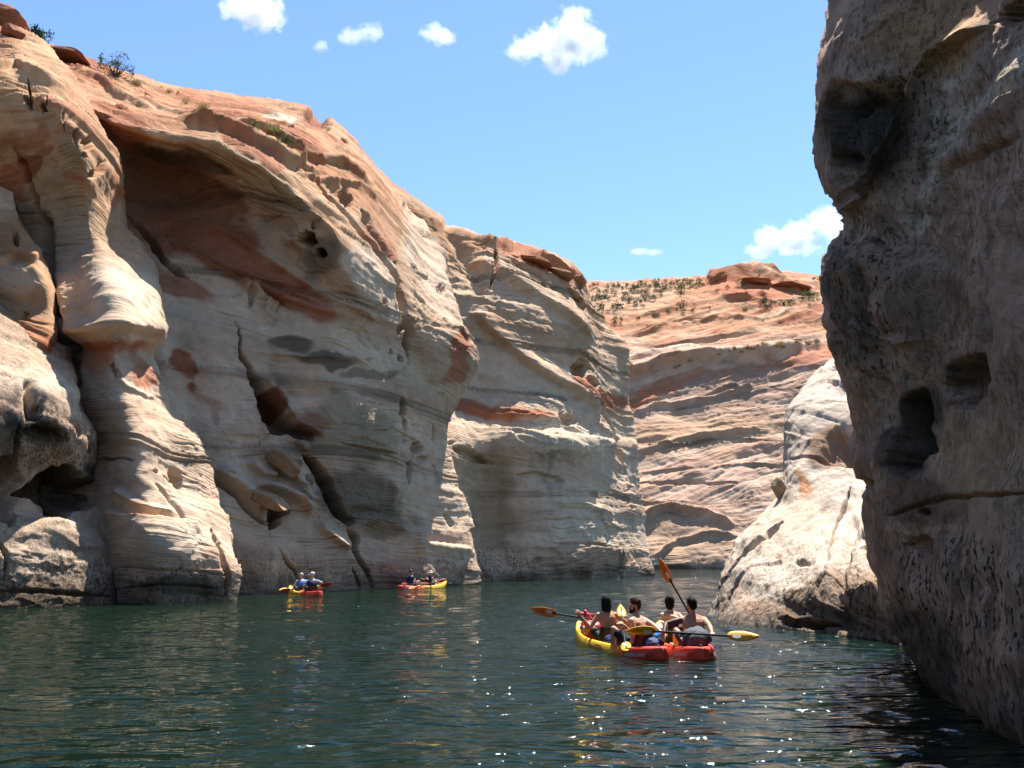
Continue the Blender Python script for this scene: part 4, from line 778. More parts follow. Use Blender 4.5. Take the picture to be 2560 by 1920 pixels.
def kayak(label, x, y, heading, group, z=-.06, hull=None, small=False):
    """heading: direction of the bow in plan"""
    a = math.atan2(heading[1], heading[0])
    r = empty('kayak', (x, y, z), a); tag(r, label, 'kayak', group)
    hm = HULL_ME.copy(); hm.materials.clear(); hm.materials.append(hull or HULL); link('hull', hm, None, r)
    for sx in SEAT_X:
        b = link('backrest', SEAT_ME, BLACK, r); b.location = (sx - .17, 0, k_f(sx - .17) - .01)
        p = link('seat_pad', PAD_ME, BLACK, r); p.location = (sx, 0, k_f(sx) + .012)
    for hx, rz in ((1.60, 0), (-1.62, 0)):
        h = link('handle', HANDLE_ME, BLACK, r); h.location = (hx, 0, k_f(hx) - .006); h.rotation_euler = (0, 0, rz)
    for sd in (1, -1):
        h = link('handle', HANDLE_ME, BLACK, r); h.location = (-.2, sd * (k_w(-.2) * .99), .15); h.rotation_euler = (math.radians(-75 * sd), 0, 0)
    for i in range(2):
        for nm_, me_, mt_ in (('lettering', TXT1[i], BLACKTXT), ('lettering', TXT2[i], GREYTXT)) + (() if small else (('number', TXT3[i], BLACKTXT),)):
            tag(link(nm_, me_, mt_, r), kind='stuff')
    if not small:
        for sd in (1, -1):
            pts = [(-1.55 + .1 * i, sd * (k_w(-1.55 + .1 * i) * .90 + .01), k_h(-1.55 + .1 * i) + .004 - .012 * math.sin(i * 1.57) ** 2) for i in range(6)]
            link('deck_cord', tube_mesh(pts, .006), BLACK, r)
        link('deck_cord', tube_mesh([(-1.25, .40 - .0 * i, .20) if i == 0 else (-1.25 - .02 * i, .42 + .01 * i, .20 - .05 * i) for i in range(5)], .006), BLACK, r)
    return r
K1 = kayak('yellow and red double kayak with its bow turned left, nearest the camera', 1.845, 14.85, (-.282, .959), 'double kayaks on the lake')
K2 = kayak('red and orange double kayak at right of the rafted pair', 2.98, 14.9, (0.0, 1.0), 'double kayaks on the lake', hull=HULL_C)
pL = P(760, 1488, water_Y(1486)); pR = P(1057, 1470, water_Y(1471))
K3 = kayak('small far kayak, yellow at the left end and red at the right', pL[0], pL[1], (-.56, .83), 'double kayaks on the lake', small=True, hull=HULL_B)
K4 = kayak('farthest kayak, red at the left end with its yellow bow pointing right', pR[0], pR[1], (.60, .80), 'double kayaks on the lake', small=True, hull=HULL_D)

# ------------------------------------------------------------------ paddles
def blade_mesh(sgn):
    L0, n = .47, 14; top, bot = [], []
    for i in range(n + 1):
        t = i / n; x = .0 + L0 * t
        up = .088 * math.sin(math.pi * min(1, (t * .93 + .07)) ** .80) ** .62; dn = .076 * math.sin(math.pi * min(1, (t * .93 + .07)) ** .92) ** .62
        if i == n: up = dn = .012
        if i == 0: up = dn = .018
        top.append((x, up)); bot.append((x, -dn))
    R = []
    for (x, u), (_, d) in zip(top, bot):
        c = .05 * (x / L0) ** 2; ring = []
        for j in range(7):
            f = j / 6; y = d + (u - d) * f; ring.append((sgn * x, y, c + .006 - .012 * (2 * f - 1) ** 2 + .005))
        for j in range(6, -1, -1):
            f = j / 6; y = d + (u - d) * f; ring.append((sgn * x, y, c + .006 - .012 * (2 * f - 1) ** 2 - .004))
        R.append(ring)
    return Geo().rings(R).mesh('blade')
BL = {1: blade_mesh(1), -1: blade_mesh(-1)}
def disc_mesh(rx, ry, n=20):
    return Geo().rings([[(rx * math.cos(2*math.pi*j/n), ry * math.sin(2*math.pi*j/n), z) for j in range(n)] for z in (-.0015, .0015)]).mesh('sticker', False)
OVAL = disc_mesh(.062, .032)
def scrawl(seed, ln=.16):
    rs = random.Random(seed); pts = []
    for i in range(26): pts.append((-ln / 2 + ln * i / 25, .012 * math.sin(i * 1.9 + seed) + rs.uniform(-.006, .006), 0))
    return tube_mesh(pts, .0032, 5, 'script')
SCR = scrawl(3)
def paddle(label, pa, pb, cols, roll=(0.0, 0.0), group='paddles', detail=True, side=1):
    """pa, pb: tips of the two blades in the world; roll: turn of each blade about the shaft"""
    pa, pb = Vector(pa), Vector(pb); c = (pa + pb) / 2; d = (pb - pa); ln = d.length; d.normalize()
    r = empty('paddle', c); q = d.to_track_quat('X', 'Z'); r.rotation_mode = 'QUATERNION'; r.rotation_quaternion = q; tag(r, label, 'paddle', group)
    hs = ln / 2 - .45
    g = Geo().capsule((-hs - .06, 0, 0), .0165, (hs + .06, 0, 0), .0165, 10); link('shaft', g.mesh('shaft'), SHAFT, r)
    for s, mt, ro in ((-1, cols[0], roll[0]), (1, cols[1], roll[1])):
        b = link('blade', BL[s], None, r); b.location = (s * hs, 0, 0); b.rotation_euler = (ro, 0, 0)
        me = b.data.copy(); me.materials.clear(); me.materials.append(mt); b.data = me
        if detail:
            for zz in (1, -1):
                k = link('sticker', OVAL, STICK, b); k.location = (s * .14, -.01, (.020 if zz > 0 else .003)); k.rotation_euler = (0, -s * .07, 0)
                w = link('script', SCR, SCRIPT, b); w.location = (s * .29, .012, (.034 if zz > 0 else .013)); w.rotation_euler = (0, -s * .13, 0)
    return r
# ------------------------------------------------------------------ people
def ik(a, b, l1, l2, hint):
    a, b, hint = Vector(a), Vector(b), Vector(hint); d = b - a; D = d.length
    if D > (l1 + l2) * .995: b = a + d * ((l1 + l2) * .995 / D); d = b - a; D = d.length
    d.normalize(); x = (l1*l1 - l2*l2 + D*D) / (2 * D); hgt = math.sqrt(max(0, l1*l1 - x*x))
    h = hint - d * hint.dot(d); h = h.normalized() if h.length > 1e-5 else d.orthogonal().normalized()
    return a + d * x + h * hgt, b
def skin_mat(name, c): return plain(name, c, .5, .35, .10, 18, .002, 60)
SKIN = [skin_mat('skin_warm', (.42, .21, .125)), skin_mat('skin_fair', (.48, .26, .165)), skin_mat('skin_light', (.53, .31, .205)), skin_mat('skin_tan', (.34, .17, .10))]
INK = plain('tattooed_skin', (.075, .048, .038), .5, .2, .7, 26); HAIR_BLACK = plain('black_hair', (.006, .005, .005), .75, .12, .4, 60, .006, 140); HAIR_BROWN = plain('brown_hair', (.040, .020, .009), .8, .12, .4, 60, .006, 140)
EYE = plain('dark_eye', (.02, .015, .012), .3); LIP = plain('lip', (.26, .09, .07), .5)
CL_BLACK = plain('black_swimwear', (.008, .008, .010), .7, .3, .2, 40, .003, 70); CL_NAVY = plain('navy_vest', (.012, .016, .055), .7, .3, .2, 30, .006, 40); CL_BLUE = plain('blue_vest', (.05, .14, .38), .7, .3, .2, 30, .006, 40)
CL_BLUESH = plain('blue_shorts', (.018, .035, .13), .75, .3, .5, 16, .008, 40); CL_GREY = plain('pale_grey_shirt', (.30, .32, .37), .8, .2, .2, 20, .006, 40); CL_WHITE = plain('white_cloth', (.50, .52, .52), .8, .2, .1, 20, .004, 40); CL_SAND = plain('cream_hat', (.44, .38, .26), .8, .2, .1, 20, .004, 40); CL_DKGREEN = plain('dark_cap', (.012, .03, .034), .7); CL_KHAKI = plain('pale_green_cap', (.30, .36, .30), .8)
CL_DKSH = plain('dark_shirt', (.02, .018, .022), .8)

TORSO = [(0.0, 0.0, .085, .140), (.05, 0.0, .118, .172), (.12, -.003, .122, .176), (.20, -.008, .108, .156), (.28, -.012, .098, .138), (.36, -.014, .104, .148), (.44, -.010, .114, .166), (.51, -.006, .108, .176), (.56, -.004, .090, .165), (.595, 0.0, .068, .120), (.62, .002, .052, .075)]
def person(label, seat, face, spec):
    """seat: world point under the hips; face: plan direction the hips point; spec: pose and looks"""
    sp = dict(lean=.0, side=.0, twist=.0, yaw=.0, nod=.0, wide=1.0, skin=SKIN[0], voxel=.0078, tall=.97, hunch=.05); sp.update(spec)
    a = math.atan2(face[1], face[0]); M = Matrix.Translation(seat) @ Matrix.Rotation(a, 4, 'Z'); Mi = M.inverted()
    K = sp['tall']; W = sp['wide']
    def body(p, z=None):
        """bend the upright template into the pose: lean forward, lean to the side, twist about the spine"""
        p = Vector(p) * K; t = max(0, min(1, (p.z - .08) / .45)); tw = sp['twist'] * t * t * (3 - 2 * t)
        c, s = math.cos(tw), math.sin(tw); x, y = p.x * c - p.y * s, p.x * s + p.y * c
        u = p.z
        return Vector((x + sp['lean'] * u - sp['hunch'] * math.sin(min(1, u / .6) * math.pi) + (sp['hunch'] * 1.2 if u > .62 else 0) * min(1, (u - .62) / .1 if u > .62 else 0), y + sp['side'] * u, u * (1 - .10 * abs(sp['lean']))))
    def trings(z0, z1, inf=0.0, n=24, pw=2.4):
        R = []; zs = [z0] + [t[0] for t in TORSO if z0 < t[0] < z1] + [z1]
        for z in zs:
            q = [np.interp(z, [t[0] for t in TORSO], [t[k] for t in TORSO]) for k in (1, 2, 3)]
            ring = []
            for j in range(n):
                th = 2 * math.pi * j / n; cx, sy = math.cos(th), math.sin(th)
                ex = abs(cx) ** (2 / pw) * (1 if cx > 0 else -1); ey = abs(sy) ** (2 / pw) * (1 if sy > 0 else -1)
                wk = W if z > .30 else 1 + (W - 1) * .5
                ring.append(body((q[0] + (q[1] + inf) * ex, (q[2] * wk + inf) * ey, z)))
            R.append(ring)
        return R
    # ---- head
    HZ = .775; yaw = sp['twist'] + sp['yaw']
    hb = body((0.0, 0, .60)); hc = hb + Vector((.022 + .02 * sp['lean'], 0, .175)) * K + Vector(sp.get('head', (0, 0, 0)))
    Hr = Matrix.Rotation(yaw, 3, 'Z') @ Matrix.Rotation(sp['nod'], 3, 'Y') @ Matrix.Rotation(sp.get('tilt', 0), 3, 'X')
    def hd(p): return hc + Hr @ (Vector(p) * K)
    g = Geo(); g.rings(trings(0.0, .62))
    g.chain([body((0, 0, .57)), body((.004, 0, .62)), hc + Hr @ Vector((-.012, 0, -.07))], [.062 * K, .054 * K, .050 * K])
    g.ellipsoid(hd((-.004, 0, .022)), (.098 * K, .077 * K, .098 * K), Hr); g.ellipsoid(hd((.022, 0, -.045)), (.072 * K, .062 * K, .070 * K), Hr); g.ellipsoid(hd((.062, 0, -.082)), (.030 * K, .032 * K, .024 * K), Hr)
    g.capsule(hd((.090, 0, .010)), .010, hd((.108, 0, -.028)), .014, 8); g.ellipsoid(hd((.082, 0, -.058)), (.016, .024, .010), Hr)
    g.capsule(hd((.085, .05, .022)), .009, hd((.092, .012, .024)), .009, 8); g.capsule(hd((.085, -.05, .022)), .009, hd((.092, -.012, .024)), .009, 8)
    for s in (1, -1): g.ellipsoid(hd((-.004, s * .076, -.012)), (.020, .011, .031), Hr)
    # trapezius and shoulder caps
    sho = {}
    for s, nm in ((1, 'l'), (-1, 'r')):
        sj = body((0, s * .178 * W, .535)) + Vector(sp.get('sh_' + nm, (0, 0, 0))); sho[nm] = sj
        g.capsule(body((-.01, s * .04, .60)), .044 * K, sj, .050 * K); g.ellipsoid(sj, (.056 * K, .056 * K, .058 * K))
        g.ellipsoid(body((-.055, s * .085, .46)), (.05, .06, .085))
    parts = {'arm': [], 'leg': []}
    # ---- arms
    arm = {}
    for nm, s in (('l', 1), ('r', -1)):
        T = Mi @ Vector(sp['hand_' + nm]); el, wr = ik(sho[nm], T, .285 * K, .265 * K, sp.get('elb_' + nm, (-.3, s * .6, -.6)))
        arm[nm] = (sho[nm], el, wr)
        g.chain([sho[nm], sho[nm].lerp(el, .45), el], [.054 * K * W, .050 * K * W, .041 * K], 12); g.chain([el, el.lerp(wr, .3), wr], [.041 * K, .042 * K * W, .027 * K], 12)
        f = (wr - el).normalized(); ax = sp.get('grip_' + nm); ax = (Mi.to_3x3() @ Vector(ax)).normalized() if ax is not None else Vector((0, 0, 1)).cross(f)
        ax = (ax - f * ax.dot(f)); ax = ax.normalized() if ax.length > .05 else f.orthogonal().normalized(); nr = f.cross(ax).normalized() * sp.get('palm_' + nm, s)
        Rm = Matrix((f, ax, nr)).transposed()
        g.capsule(wr, .026 * K, wr + f * .03, .024 * K, 10); g.ellipsoid(wr + f * .052, (.050, .042, .017), Rm, 14, 8)
        for i in range(4):
            ln = (.040, .044, .041, .032)[i]; b0 = wr + f * .088 + ax * (.031 - .0205 * i); dr = f; p = [b0 - f * .02, b0]; cu = sp.get('curl_' + nm, .9)
            for k2 in range(3):
                dr = (dr * math.cos(cu) + nr * math.sin(cu)).normalized() if k2 or cu > .5 else (dr * math.cos(cu * .6) + nr * math.sin(cu * .6)).normalized()
                p.append(p[-1] + dr * ln * (1, .72, .55)[k2])
            g.chain(p, [.0098, .0098, .0092, .0085, .0075], 8)
        tb = wr + f * .030 + ax * .034; g.chain([tb - ax * .012, tb + ax * .022 + f * .024 + nr * .012, tb + ax * .016 + f * .052 + nr * .034], [.0135, .0115, .0095], 8)
    # ---- legs
    leg = {}
    for nm, s in (('l', 1), ('r', -1)):
        hp = Vector((.05, s * .088, .088)) * K; kn, an = ik(hp, Vector(sp.get('foot_' + nm, (.72, s * .15, .06))), .43 * K, .42 * K, sp.get('kn_' + nm, (.1, s * .25, 1)))
        leg[nm] = (hp, kn, an)
        g.chain([hp, hp.lerp(kn, .5), kn], [.088 * K, .074 * K, .056 * K]); g.chain([kn, kn.lerp(an, .35), an], [.056 * K, .056 * K, .037 * K])
        fd = Vector((.75, s * .15, .35)).normalized(); ft = an + fd * .15
        g.chain([an + Vector((-.035, 0, -.03)), an, an.lerp(ft, .6), ft], [.034, .036, .034, .022], 10)
        for t in range(5): tp = ft + Vector((0, s * (.030 - .015 * t), .004)); g.capsule(tp - fd * .02, .012, tp + fd * (.024 - .003 * t), .0085 if t else .011, 6, 2)
    me = fuse(g, sp['voxel'], 3, 'person')
    o = link('person', me, sp['skin']); o.matrix_world = M; tag(o, label, 'person', sp.get('group'))
    # eyes, mouth, inked arm: areas of the one skin
    me.materials.append(EYE); me.materials.append(LIP); me.materials.append(INK)
    n = len(me.polygons); cen = np.zeros(n * 3, np.float32); me.polygons.foreach_get('center', cen); cen = cen.reshape(-1, 3); idx = np.zeros(n, np.int32)
    for s in (1, -1): idx[np.linalg.norm(cen - np.array(hd((.086, s * .032, .008))), axis=1) < .0125] = 1
    idx[np.linalg.norm((cen - np.array(hd((.094, 0, -.058)))) * np.array([1, 1, 1.8]), axis=1) < .024] = 2
    if sp.get('ink'):
        A_, B_, C_ = [np.array(v) for v in arm[sp['ink']]]
        def near(p, a, b, r):
            t = np.clip(((p - a) @ (b - a)) / ((b - a) @ (b - a)), .08, 1); return np.linalg.norm(p - (a + t[:, None] * (b - a)), axis=1) < r
        idx[near(cen, A_, B_, .062) | near(cen, B_, C_, .05)] = 3
    me.polygons.foreach_set('material_index', idx)
    # ---- what they wear
    def wear(name, gg, mat, vox=.011, it=3):
        m2 = fuse(gg, vox, it, name); q = link(name, m2, mat, o); q['label'] = sp.get('wl_' + name, ''); 
        if not q['label']: del q['label']
        return q
    vx = max(.011, sp['voxel'] * 1.2)
    if 'bottom' in sp:      # ('bottom', material, top z, how far down the thigh)
        mat, zt, dn = sp['bottom']; q = Geo().rings(trings(-.006, zt, .012))
        for nm in 'lr':
            hp, kn, an = leg[nm]; q.chain([hp, hp.lerp(kn, .5), hp.lerp(kn, dn)], [.102 * K, .090 * K, .084 * K])
        wear('shorts' if zt < .25 else 'swimsuit', q, mat, vx)
    if 'vest' in sp:
        q = Geo().rings(trings(.10, .575, .045)); 
        for s in (1, -1): q.capsule(body((-.03, s * .095, .56)), .055, body((.03, s * .095, .555)), .05)
        wear('life_vest', q, sp['vest'], vx, 4)
    if 'shirt' in sp:
        q = Geo().rings(trings(.02, .61, .016))
        for nm in 'lr':
            A_, B_, C_ = arm[nm]; f = sp.get('sleeve', 1.0); q.capsule(A_, .066 * K, A_.lerp(B_, min(1, f)), .054 * K)
            if f >= 1: q.capsule(B_, .052 * K, B_.lerp(C_, .92), .038 * K)
        wear('shirt', q, sp['shirt'], vx)
    if 'hair' in sp:
        kind, mat = sp['hair']; q = Geo()
        if kind == 'bob':
            q.ellipsoid(hd((-.014, 0, .034)), (.106, .088, .100), Hr)
            for i in range(13):
                th = math.radians(62 + 236 * i / 12); x, y = math.cos(th) * .070 - .022, math.sin(th) * .066
                q.chain([hd((x, y, .03)), hd((x * 1.04 - .004, y * 1.06, -.07)), hd((x * 1.02 - .006, y * 1.10, -.145 - .012 * (i % 3)))], [.030, .029, .016], 8)
        elif kind == 'tied':
            q.ellipsoid(hd((-.016, 0, .034)), (.112, .094, .108), Hr); q.ellipsoid(hd((-.07, 0, -.04)), (.06, .080, .085), Hr); q.ellipsoid(hd((-.10, .0, .085)), (.042, .045, .045), Hr); q.ellipsoid(hd((-.115, .02, .045)), (.03, .035, .04), Hr)
        else:
            q.ellipsoid(hd((-.016, 0, .046)), (.100, .0815, .086), Hr); q.ellipsoid(hd((-.052, 0, .0)), (.056, .073, .072), Hr)
            rs = random.Random(len(label))
            for i in range(26):
                th, ph = rs.uniform(0, 6.28), rs.uniform(.2, 1.25); x, y, z = -.012 + .098 * math.cos(th) * math.cos(ph), .080 * math.sin(th) * math.cos(ph), .05 + .086 * math.sin(ph)
                q.capsule(hd((x, y, z)), .014, hd((x * 1.05 + .012, y * 1.05, z + .016)), .007, 6, 2)
        wear('hair', q, mat, .0085, 2)
    if sp.get('beard'):
        q = Geo(); q.ellipsoid(hd((.034, 0, -.082)), (.064, .062, .048), Hr); q.ellipsoid(hd((.074, 0, -.098)), (.034, .036, .034), Hr); q.capsule(hd((.094, .026, -.044)), .010, hd((.102, -.0, -.041)), .011, 8); q.capsule(hd((.094, -.026, -.044)), .010, hd((.102, 0, -.041)), .011, 8)
        for s in (1, -1): q.capsule(hd((.012, s * .070, -.01)), .013, hd((.026, s * .062, -.07)), .024, 8)
        wear('beard', q, sp['beard'], .0085, 2)
    if 'cap' in sp:
        q = Geo().ellipsoid(hd((-.008, 0, .045)), (.110, .092, .090), Hr); wear('cap', q, sp['cap'], vx, 1)
        b = Geo().rings([[hd((.06 + .125 * t * math.cos(th) * (1 if abs(th) < 1.58 else .3), .085 * math.sin(th) * (1 - .15 * t), .03 + zz - .03 * t)) for th in [2 * math.pi * j / 18 for j in range(18)]] for t, zz in ((.3, .012), (1, .008), (1, -.004), (.3, 0))])
        link('brim', b.mesh('brim'), sp['cap'], o)
    if 'hat' in sp:
        q = Geo().ellipsoid(hd((-.004, 0, .055)), (.108, .090, .082), Hr)
        q.rings([[hd((r * 1.08 * math.cos(th), r * math.sin(th), z - .10 * (max(0, -math.cos(th)) ** 2) * (r > .11))) for th in [2 * math.pi * j / 24 for j in range(24)]] for r, z in ((.08, .05), (.105, .045), (.165, .020), (.168, .010), (.10, .028), (.08, .03))])
        wear('sun_hat', q, sp['hat'], .012, 1)
    if sp.get('strap'):
        hb_ = [body((-.118, 0, .34)), body((-.124, .0, .45)), body((-.085, 0, .565)), body((-.052, .03, .60)), body((-.0, .055, .63))]
        link('halter_strap', tube_mesh(hb_, .008), CL_BLACK, o)
        q = Geo().rings(trings(.325, .40, .010)); wear('bikini_top', q, CL_BLACK, .011)
    return o

def local(k, x, y, z): return k.matrix_basis @ Vector((x, y, z))
G4 = 'kayakers in the rafted near kayaks'; GF = 'kayakers in the far kayaks'
for k in (K1, K2, K3, K4): bpy.context.view_layer.update()
SEATZ = .09
# paddles of the near group (tips from the photograph)
pd1 = (Vector(P(1331, 1524, 17.75)), Vector(P(1592, 1567, 18.0)))
paddle('orange bladed paddle held out level to the left by the dark haired woman', *pd1, (ORG, ORG), (math.radians(-78), math.radians(-78)))
pd2 = (Vector(P(1551, 1519, 15.9)), Vector(P(1560, 1629, 15.4)))
up2 = pd2[1] + (pd2[0] - pd2[1]).normalized() * 1.0
pd2 = (Vector(P(1551, 1519, 17.05)), Vector(P(1566, 1634, 14.85)))
paddle('upright amber paddle held by the bearded man, lower blade in the water', *pd2, (YEL, YEL), (0.0, 0.15))
pd3 = (Vector(P(1568, 1574, 15.1)), Vector(P(1894, 1594, 14.75)))
paddle('amber paddle lying level across the stern of the right kayak', *pd3, (YEL, YEL), (math.radians(122), math.radians(58)))
p4a = Vector(P(1647, 1400, 17.35)); p4m = Vector(P(1722, 1532, 17.15)); d4 = (p4m - p4a).normalized()
pd4 = (p4a, p4a + d4 * 2.2)
paddle('orange paddle raised high above the woman with tied up hair', pd4[0], pd4[1], (ORG, ORG), (math.radians(-70), math.radians(20)))

f1 = (-.282, .959); f2 = (0, 1)
person('woman with a straight black bob and bare back in the left kayak', local(K1, SEAT_X[0], 0, SEATZ), f1,
       dict(lean=-.02, side=.0, twist=-.12, yaw=.05, wide=.94, skin=SKIN[0], group=G4, hair=('bob', HAIR_BLACK), bottom=(CL_BLACK, .33, .55), tall=.96,
            hand_l=P(1453, 1543, 17.55), elb_l=(0, .4, -1), grip_l=pd1[1] - pd1[0], hand_r=P(1540, 1566, 17.95), elb_r=(-.2, -1, -.5), grip_r=pd1[1] - pd1[0],
            foot_l=(.62, .20, .02), foot_r=(.66, -.14, .02)))
person('bearded man turning his head to the left in the left kayak', local(K1, SEAT_X[1], 0, SEATZ), f1,
       dict(lean=.10, side=-.02, twist=.60, yaw=.72, wide=1.10, skin=SKIN[1], group=G4, hair=('short', HAIR_BROWN), beard=HAIR_BROWN, bottom=(CL_BLACK, .16, .75), head=(.03, .0, .0),
            hand_l=pd2[0].lerp(pd2[1], .47) + Vector((.03, -.06, .02)), elb_l=(-.6, .6, -.8), grip_l=pd2[0] - pd2[1], hand_r=P(1650, 1577, 15.9), elb_r=(-.3, -1, .2), palm_r=1, curl_r=.35,
            foot_l=(.36, .30, -.02), kn_l=(.2, .5, 1), foot_r=(.62, -.16, -.01)))
person('woman with tied up black hair raising a paddle in the right kayak', local(K2, SEAT_X[0], .05, SEATZ), f2,
       dict(lean=.0, side=.02, twist=-.05, yaw=-.12, wide=.90, skin=SKIN[2], group=G4, hair=('tied', HAIR_BLACK), bottom=(CL_BLACK, .15, .25), strap=True, tall=.94,
            hand_l=p4a + d4 * 1.22, elb_l=(-.1, 1, .9), grip_l=d4, hand_r=p4a + d4 * 1.48, elb_r=(-.1, -1, -.6), grip_r=d4, foot_l=(.66, .16, .02), foot_r=(.66, -.12, .02)))
person('dark haired bare backed man with a tattooed left arm in the right kayak', local(K2, SEAT_X[1], -.05, SEATZ), f2,
       dict(lean=-.02, side=.0, twist=.06, yaw=.28, wide=1.12, skin=SKIN[0], group=G4, hair=('short', HAIR_BLACK), beard=None, bottom=(CL_BLACK, .17, .7), ink='l',
            hand_l=P(1660, 1583, 15.9), elb_l=(-.2, 1, -.2), palm_l=-1, curl_l=.3, hand_r=P(1784, 1588, 15.5), elb_r=(-.2, -1, .1), palm_r=1, curl_r=.4, foot_l=(.64, .18, 0), foot_r=(.64, -.14, 0), tall=.98))
# far kayakers
f3 = (-.56, .83); f4 = (.60, .80)
def tips(k, x, dz, ang, tilt, ln=1.08, y=0):
    c = local(k, x, y, dz); v = Vector((math.cos(ang) * math.cos(tilt), math.sin(ang) * math.cos(tilt), math.sin(tilt)))
    return c - v * ln, c + v * ln
t1 = (Vector(P(697, 1476, 39.4)), Vector(P(774, 1470, 40.6))); 
t2 = (Vector(P(722, 1475, 38.6)), Vector(P(829, 1460, 38.4)))
paddle('far paddle with a pale amber blade at left of the yellow bow', t1[0], t1[0] + (t1[1] - t1[0]).normalized() * 2.1, (YEL, YEL), (math.radians(75), math.radians(80)), detail=False)
paddle('far paddle with red blades held across by the kayaker in the white cap', t2[1] + (t2[0] - t2[1]).normalized() * 2.15, t2[1], (REDB, REDB), (math.radians(-80), math.radians(-70)), detail=False)
m1 = (t1[0] + (t1[1] - t1[0]).normalized() * 1.05); v1 = (t1[1] - t1[0]).normalized(); m2 = t2[1] + (t2[0] - t2[1]).normalized() * 1.07; v2 = (t2[1] - t2[0]).normalized()
s3a, s3b = local(K3, SEAT_X[0], 0, SEATZ), local(K3, SEAT_X[1], 0, SEATZ)
person('far kayaker in a light blue life vest and pale green cap', s3a, f3, dict(voxel=.014, skin=SKIN[1], group=GF, vest=CL_BLUE, shirt=CL_WHITE, bottom=(CL_NAVY, .1, .7), cap=CL_KHAKI, lean=.05,
       hand_l=s3a + Vector((-.40, .22, .26)), hand_r=s3a + Vector((.34, .34, .30)), grip_l=v1, grip_r=v1))
person('far kayaker in a navy vest with a white cap turned left', s3b, f3, dict(voxel=.014, skin=SKIN[2], group=GF, vest=CL_NAVY, shirt=CL_GREY, bottom=(CL_NAVY, .1, .7), cap=CL_WHITE, lean=.05, yaw=.9, tall=1.04,
       hand_l=s3b + Vector((-.36, .25, .26)), hand_r=s3b + Vector((.34, .20, .32)), grip_l=v2, grip_r=v2))
s4a, s4b = local(K4, SEAT_X[0], 0, SEATZ), local(K4, SEAT_X[1], 0, SEATZ)
t3 = (Vector(P(1114, 1449, 47.6)), Vector(P(1060, 1463, 46.8))); v3 = (t3[1] - t3[0]).normalized()
t4 = (Vector(P(1003, 1461, 45.4)), Vector(P(1062, 1460, 47.2))); v4 = (t4[1] - t4[0]).normalized()
paddle('far paddle with a dark red blade lifted over the yellow bow', t3[0], t3[0] + v3 * 2.1, (REDB, ORG), (math.radians(-75), math.radians(-60)), detail=False)
paddle('far paddle with dark red blades resting along the farthest kayak', t4[0], t4[0] + v4 * 2.1, (REDB, REDB), (math.radians(80), math.radians(70)), detail=False)
person('far kayaker in a cream sun hat and navy vest leaning forward', s4a, f4, dict(voxel=.014, skin=SKIN[1], group=GF, vest=CL_NAVY, shirt=CL_DKSH, sleeve=.4, bottom=(CL_NAVY, .1, .7), hat=CL_SAND, lean=.22, nod=.15, yaw=-.25,
       hand_l=t3[0] + v3 * 1.0, hand_r=t3[0] + v3 * .72, grip_l=v3, grip_r=v3))
person('far kayaker in a dark cap and blue vest trailing a hand in the water', s4b, f4, dict(voxel=.014, skin=SKIN[1], group=GF, vest=CL_NAVY, shirt=CL_DKSH, sleeve=.3, bottom=(CL_NAVY, .1, .7), cap=CL_DKGREEN, lean=.02, yaw=-.3, tall=1.03,
       hand_r=local(K4, SEAT_X[1] + .12, -.46, .10), elb_r=(-.1, -1, .2), hand_l=s4b + Vector((.30, .30, .22)), curl_r=.3))

# ------------------------------------------------------------------ things carried in the kayaks
def lumpy(name, label, cat, loc, rad, mat, seed, group=None, amp=.22, rot=(0, 0, 0), squash=2.4):
    bm = bmesh.new(); bmesh.ops.create_icosphere(bm, subdivisions=4, radius=1.0)
    co = np.array([v.co[:] for v in bm.verts]); n = fbm(co, .8, 3, seed) + .6 * np.abs(fbm(co, .35, 2, seed + 3)); k = 1 + amp * n
    for v, f in zip(bm.verts, k):
        c = v.co; e = (abs(c.x) ** squash + abs(c.y) ** squash + abs(c.z) ** squash) ** (-1 / squash); v.co = Vector((c.x * e * f * rad[0], c.y * e * f * rad[1], c.z * e * f * rad[2]))
    me = bpy.data.meshes.new(name); bm.to_mesh(me); bm.free(); me.polygons.foreach_set('use_smooth', np.ones(len(me.polygons), dtype=bool))
    o = link(name, me, mat); o.location = loc; o.rotation_euler = rot; tag(o, label, cat, group); return o
GREYB = plain('grey_backpack_cloth', (.085, .085, .10), .8, .2, .5, 14, .01, 30); REDBAG = plain('red_dry_bag', (.34, .012, .016), .38, .5, .15, 20, .004, 20); BLUECL = plain('blue_towel', (.03, .17, .48), .8, .2, .4, 14, .01, 30); NAVYB = plain('navy_bag', (.014, .028, .10), .7, .3, .4, 20, .01, 30)
bp_ = lumpy('backpack', 'grey backpack slumped on the stern of the right kayak', 'backpack', local(K2, -1.28, -.02, .34), (.20, .27, .165), GREYB, 3.0, rot=(.1, -.25, 0))
for yy in (-.10, .10):
    link('strap', tube_mesh([(-.20, yy, -.06), (-.235, yy * 1.1, .02), (-.20, yy * 1.2, .10), (-.10, yy, .16)], .014), BLACK, bp_)
link('buckle', Geo().box((-.225, .02, .05), (.008, .03, .02)).mesh('buckle', False), STICK, bp_)
link('top_pocket', Geo().ellipsoid((-.03, .0, .135), (.13, .16, .055)).mesh('top_pocket'), GREYB, bp_)
db = lumpy('dry_bag', 'red dry bag with white marks in the bow of the left kayak', 'bag', local(K1, 1.10, .02, .30), (.26, .20, .17), REDBAG, 8.0, amp=.10, rot=(0, -.25, math.radians(106 - 0)))
db.rotation_euler = (0, -.2, math.atan2(f1[1], f1[0]))
link('roll_top', Geo().capsule((.22, -.10, .20), .035, (.22, .14, .24), .03).mesh('roll_top'), REDBAG, db)
link('fold', Geo().chain([(.16, 0, .10), (.20, .02, .20), (.24, .05, .27)], [.10, .07, .04]).mesh('fold'), REDBAG, db)
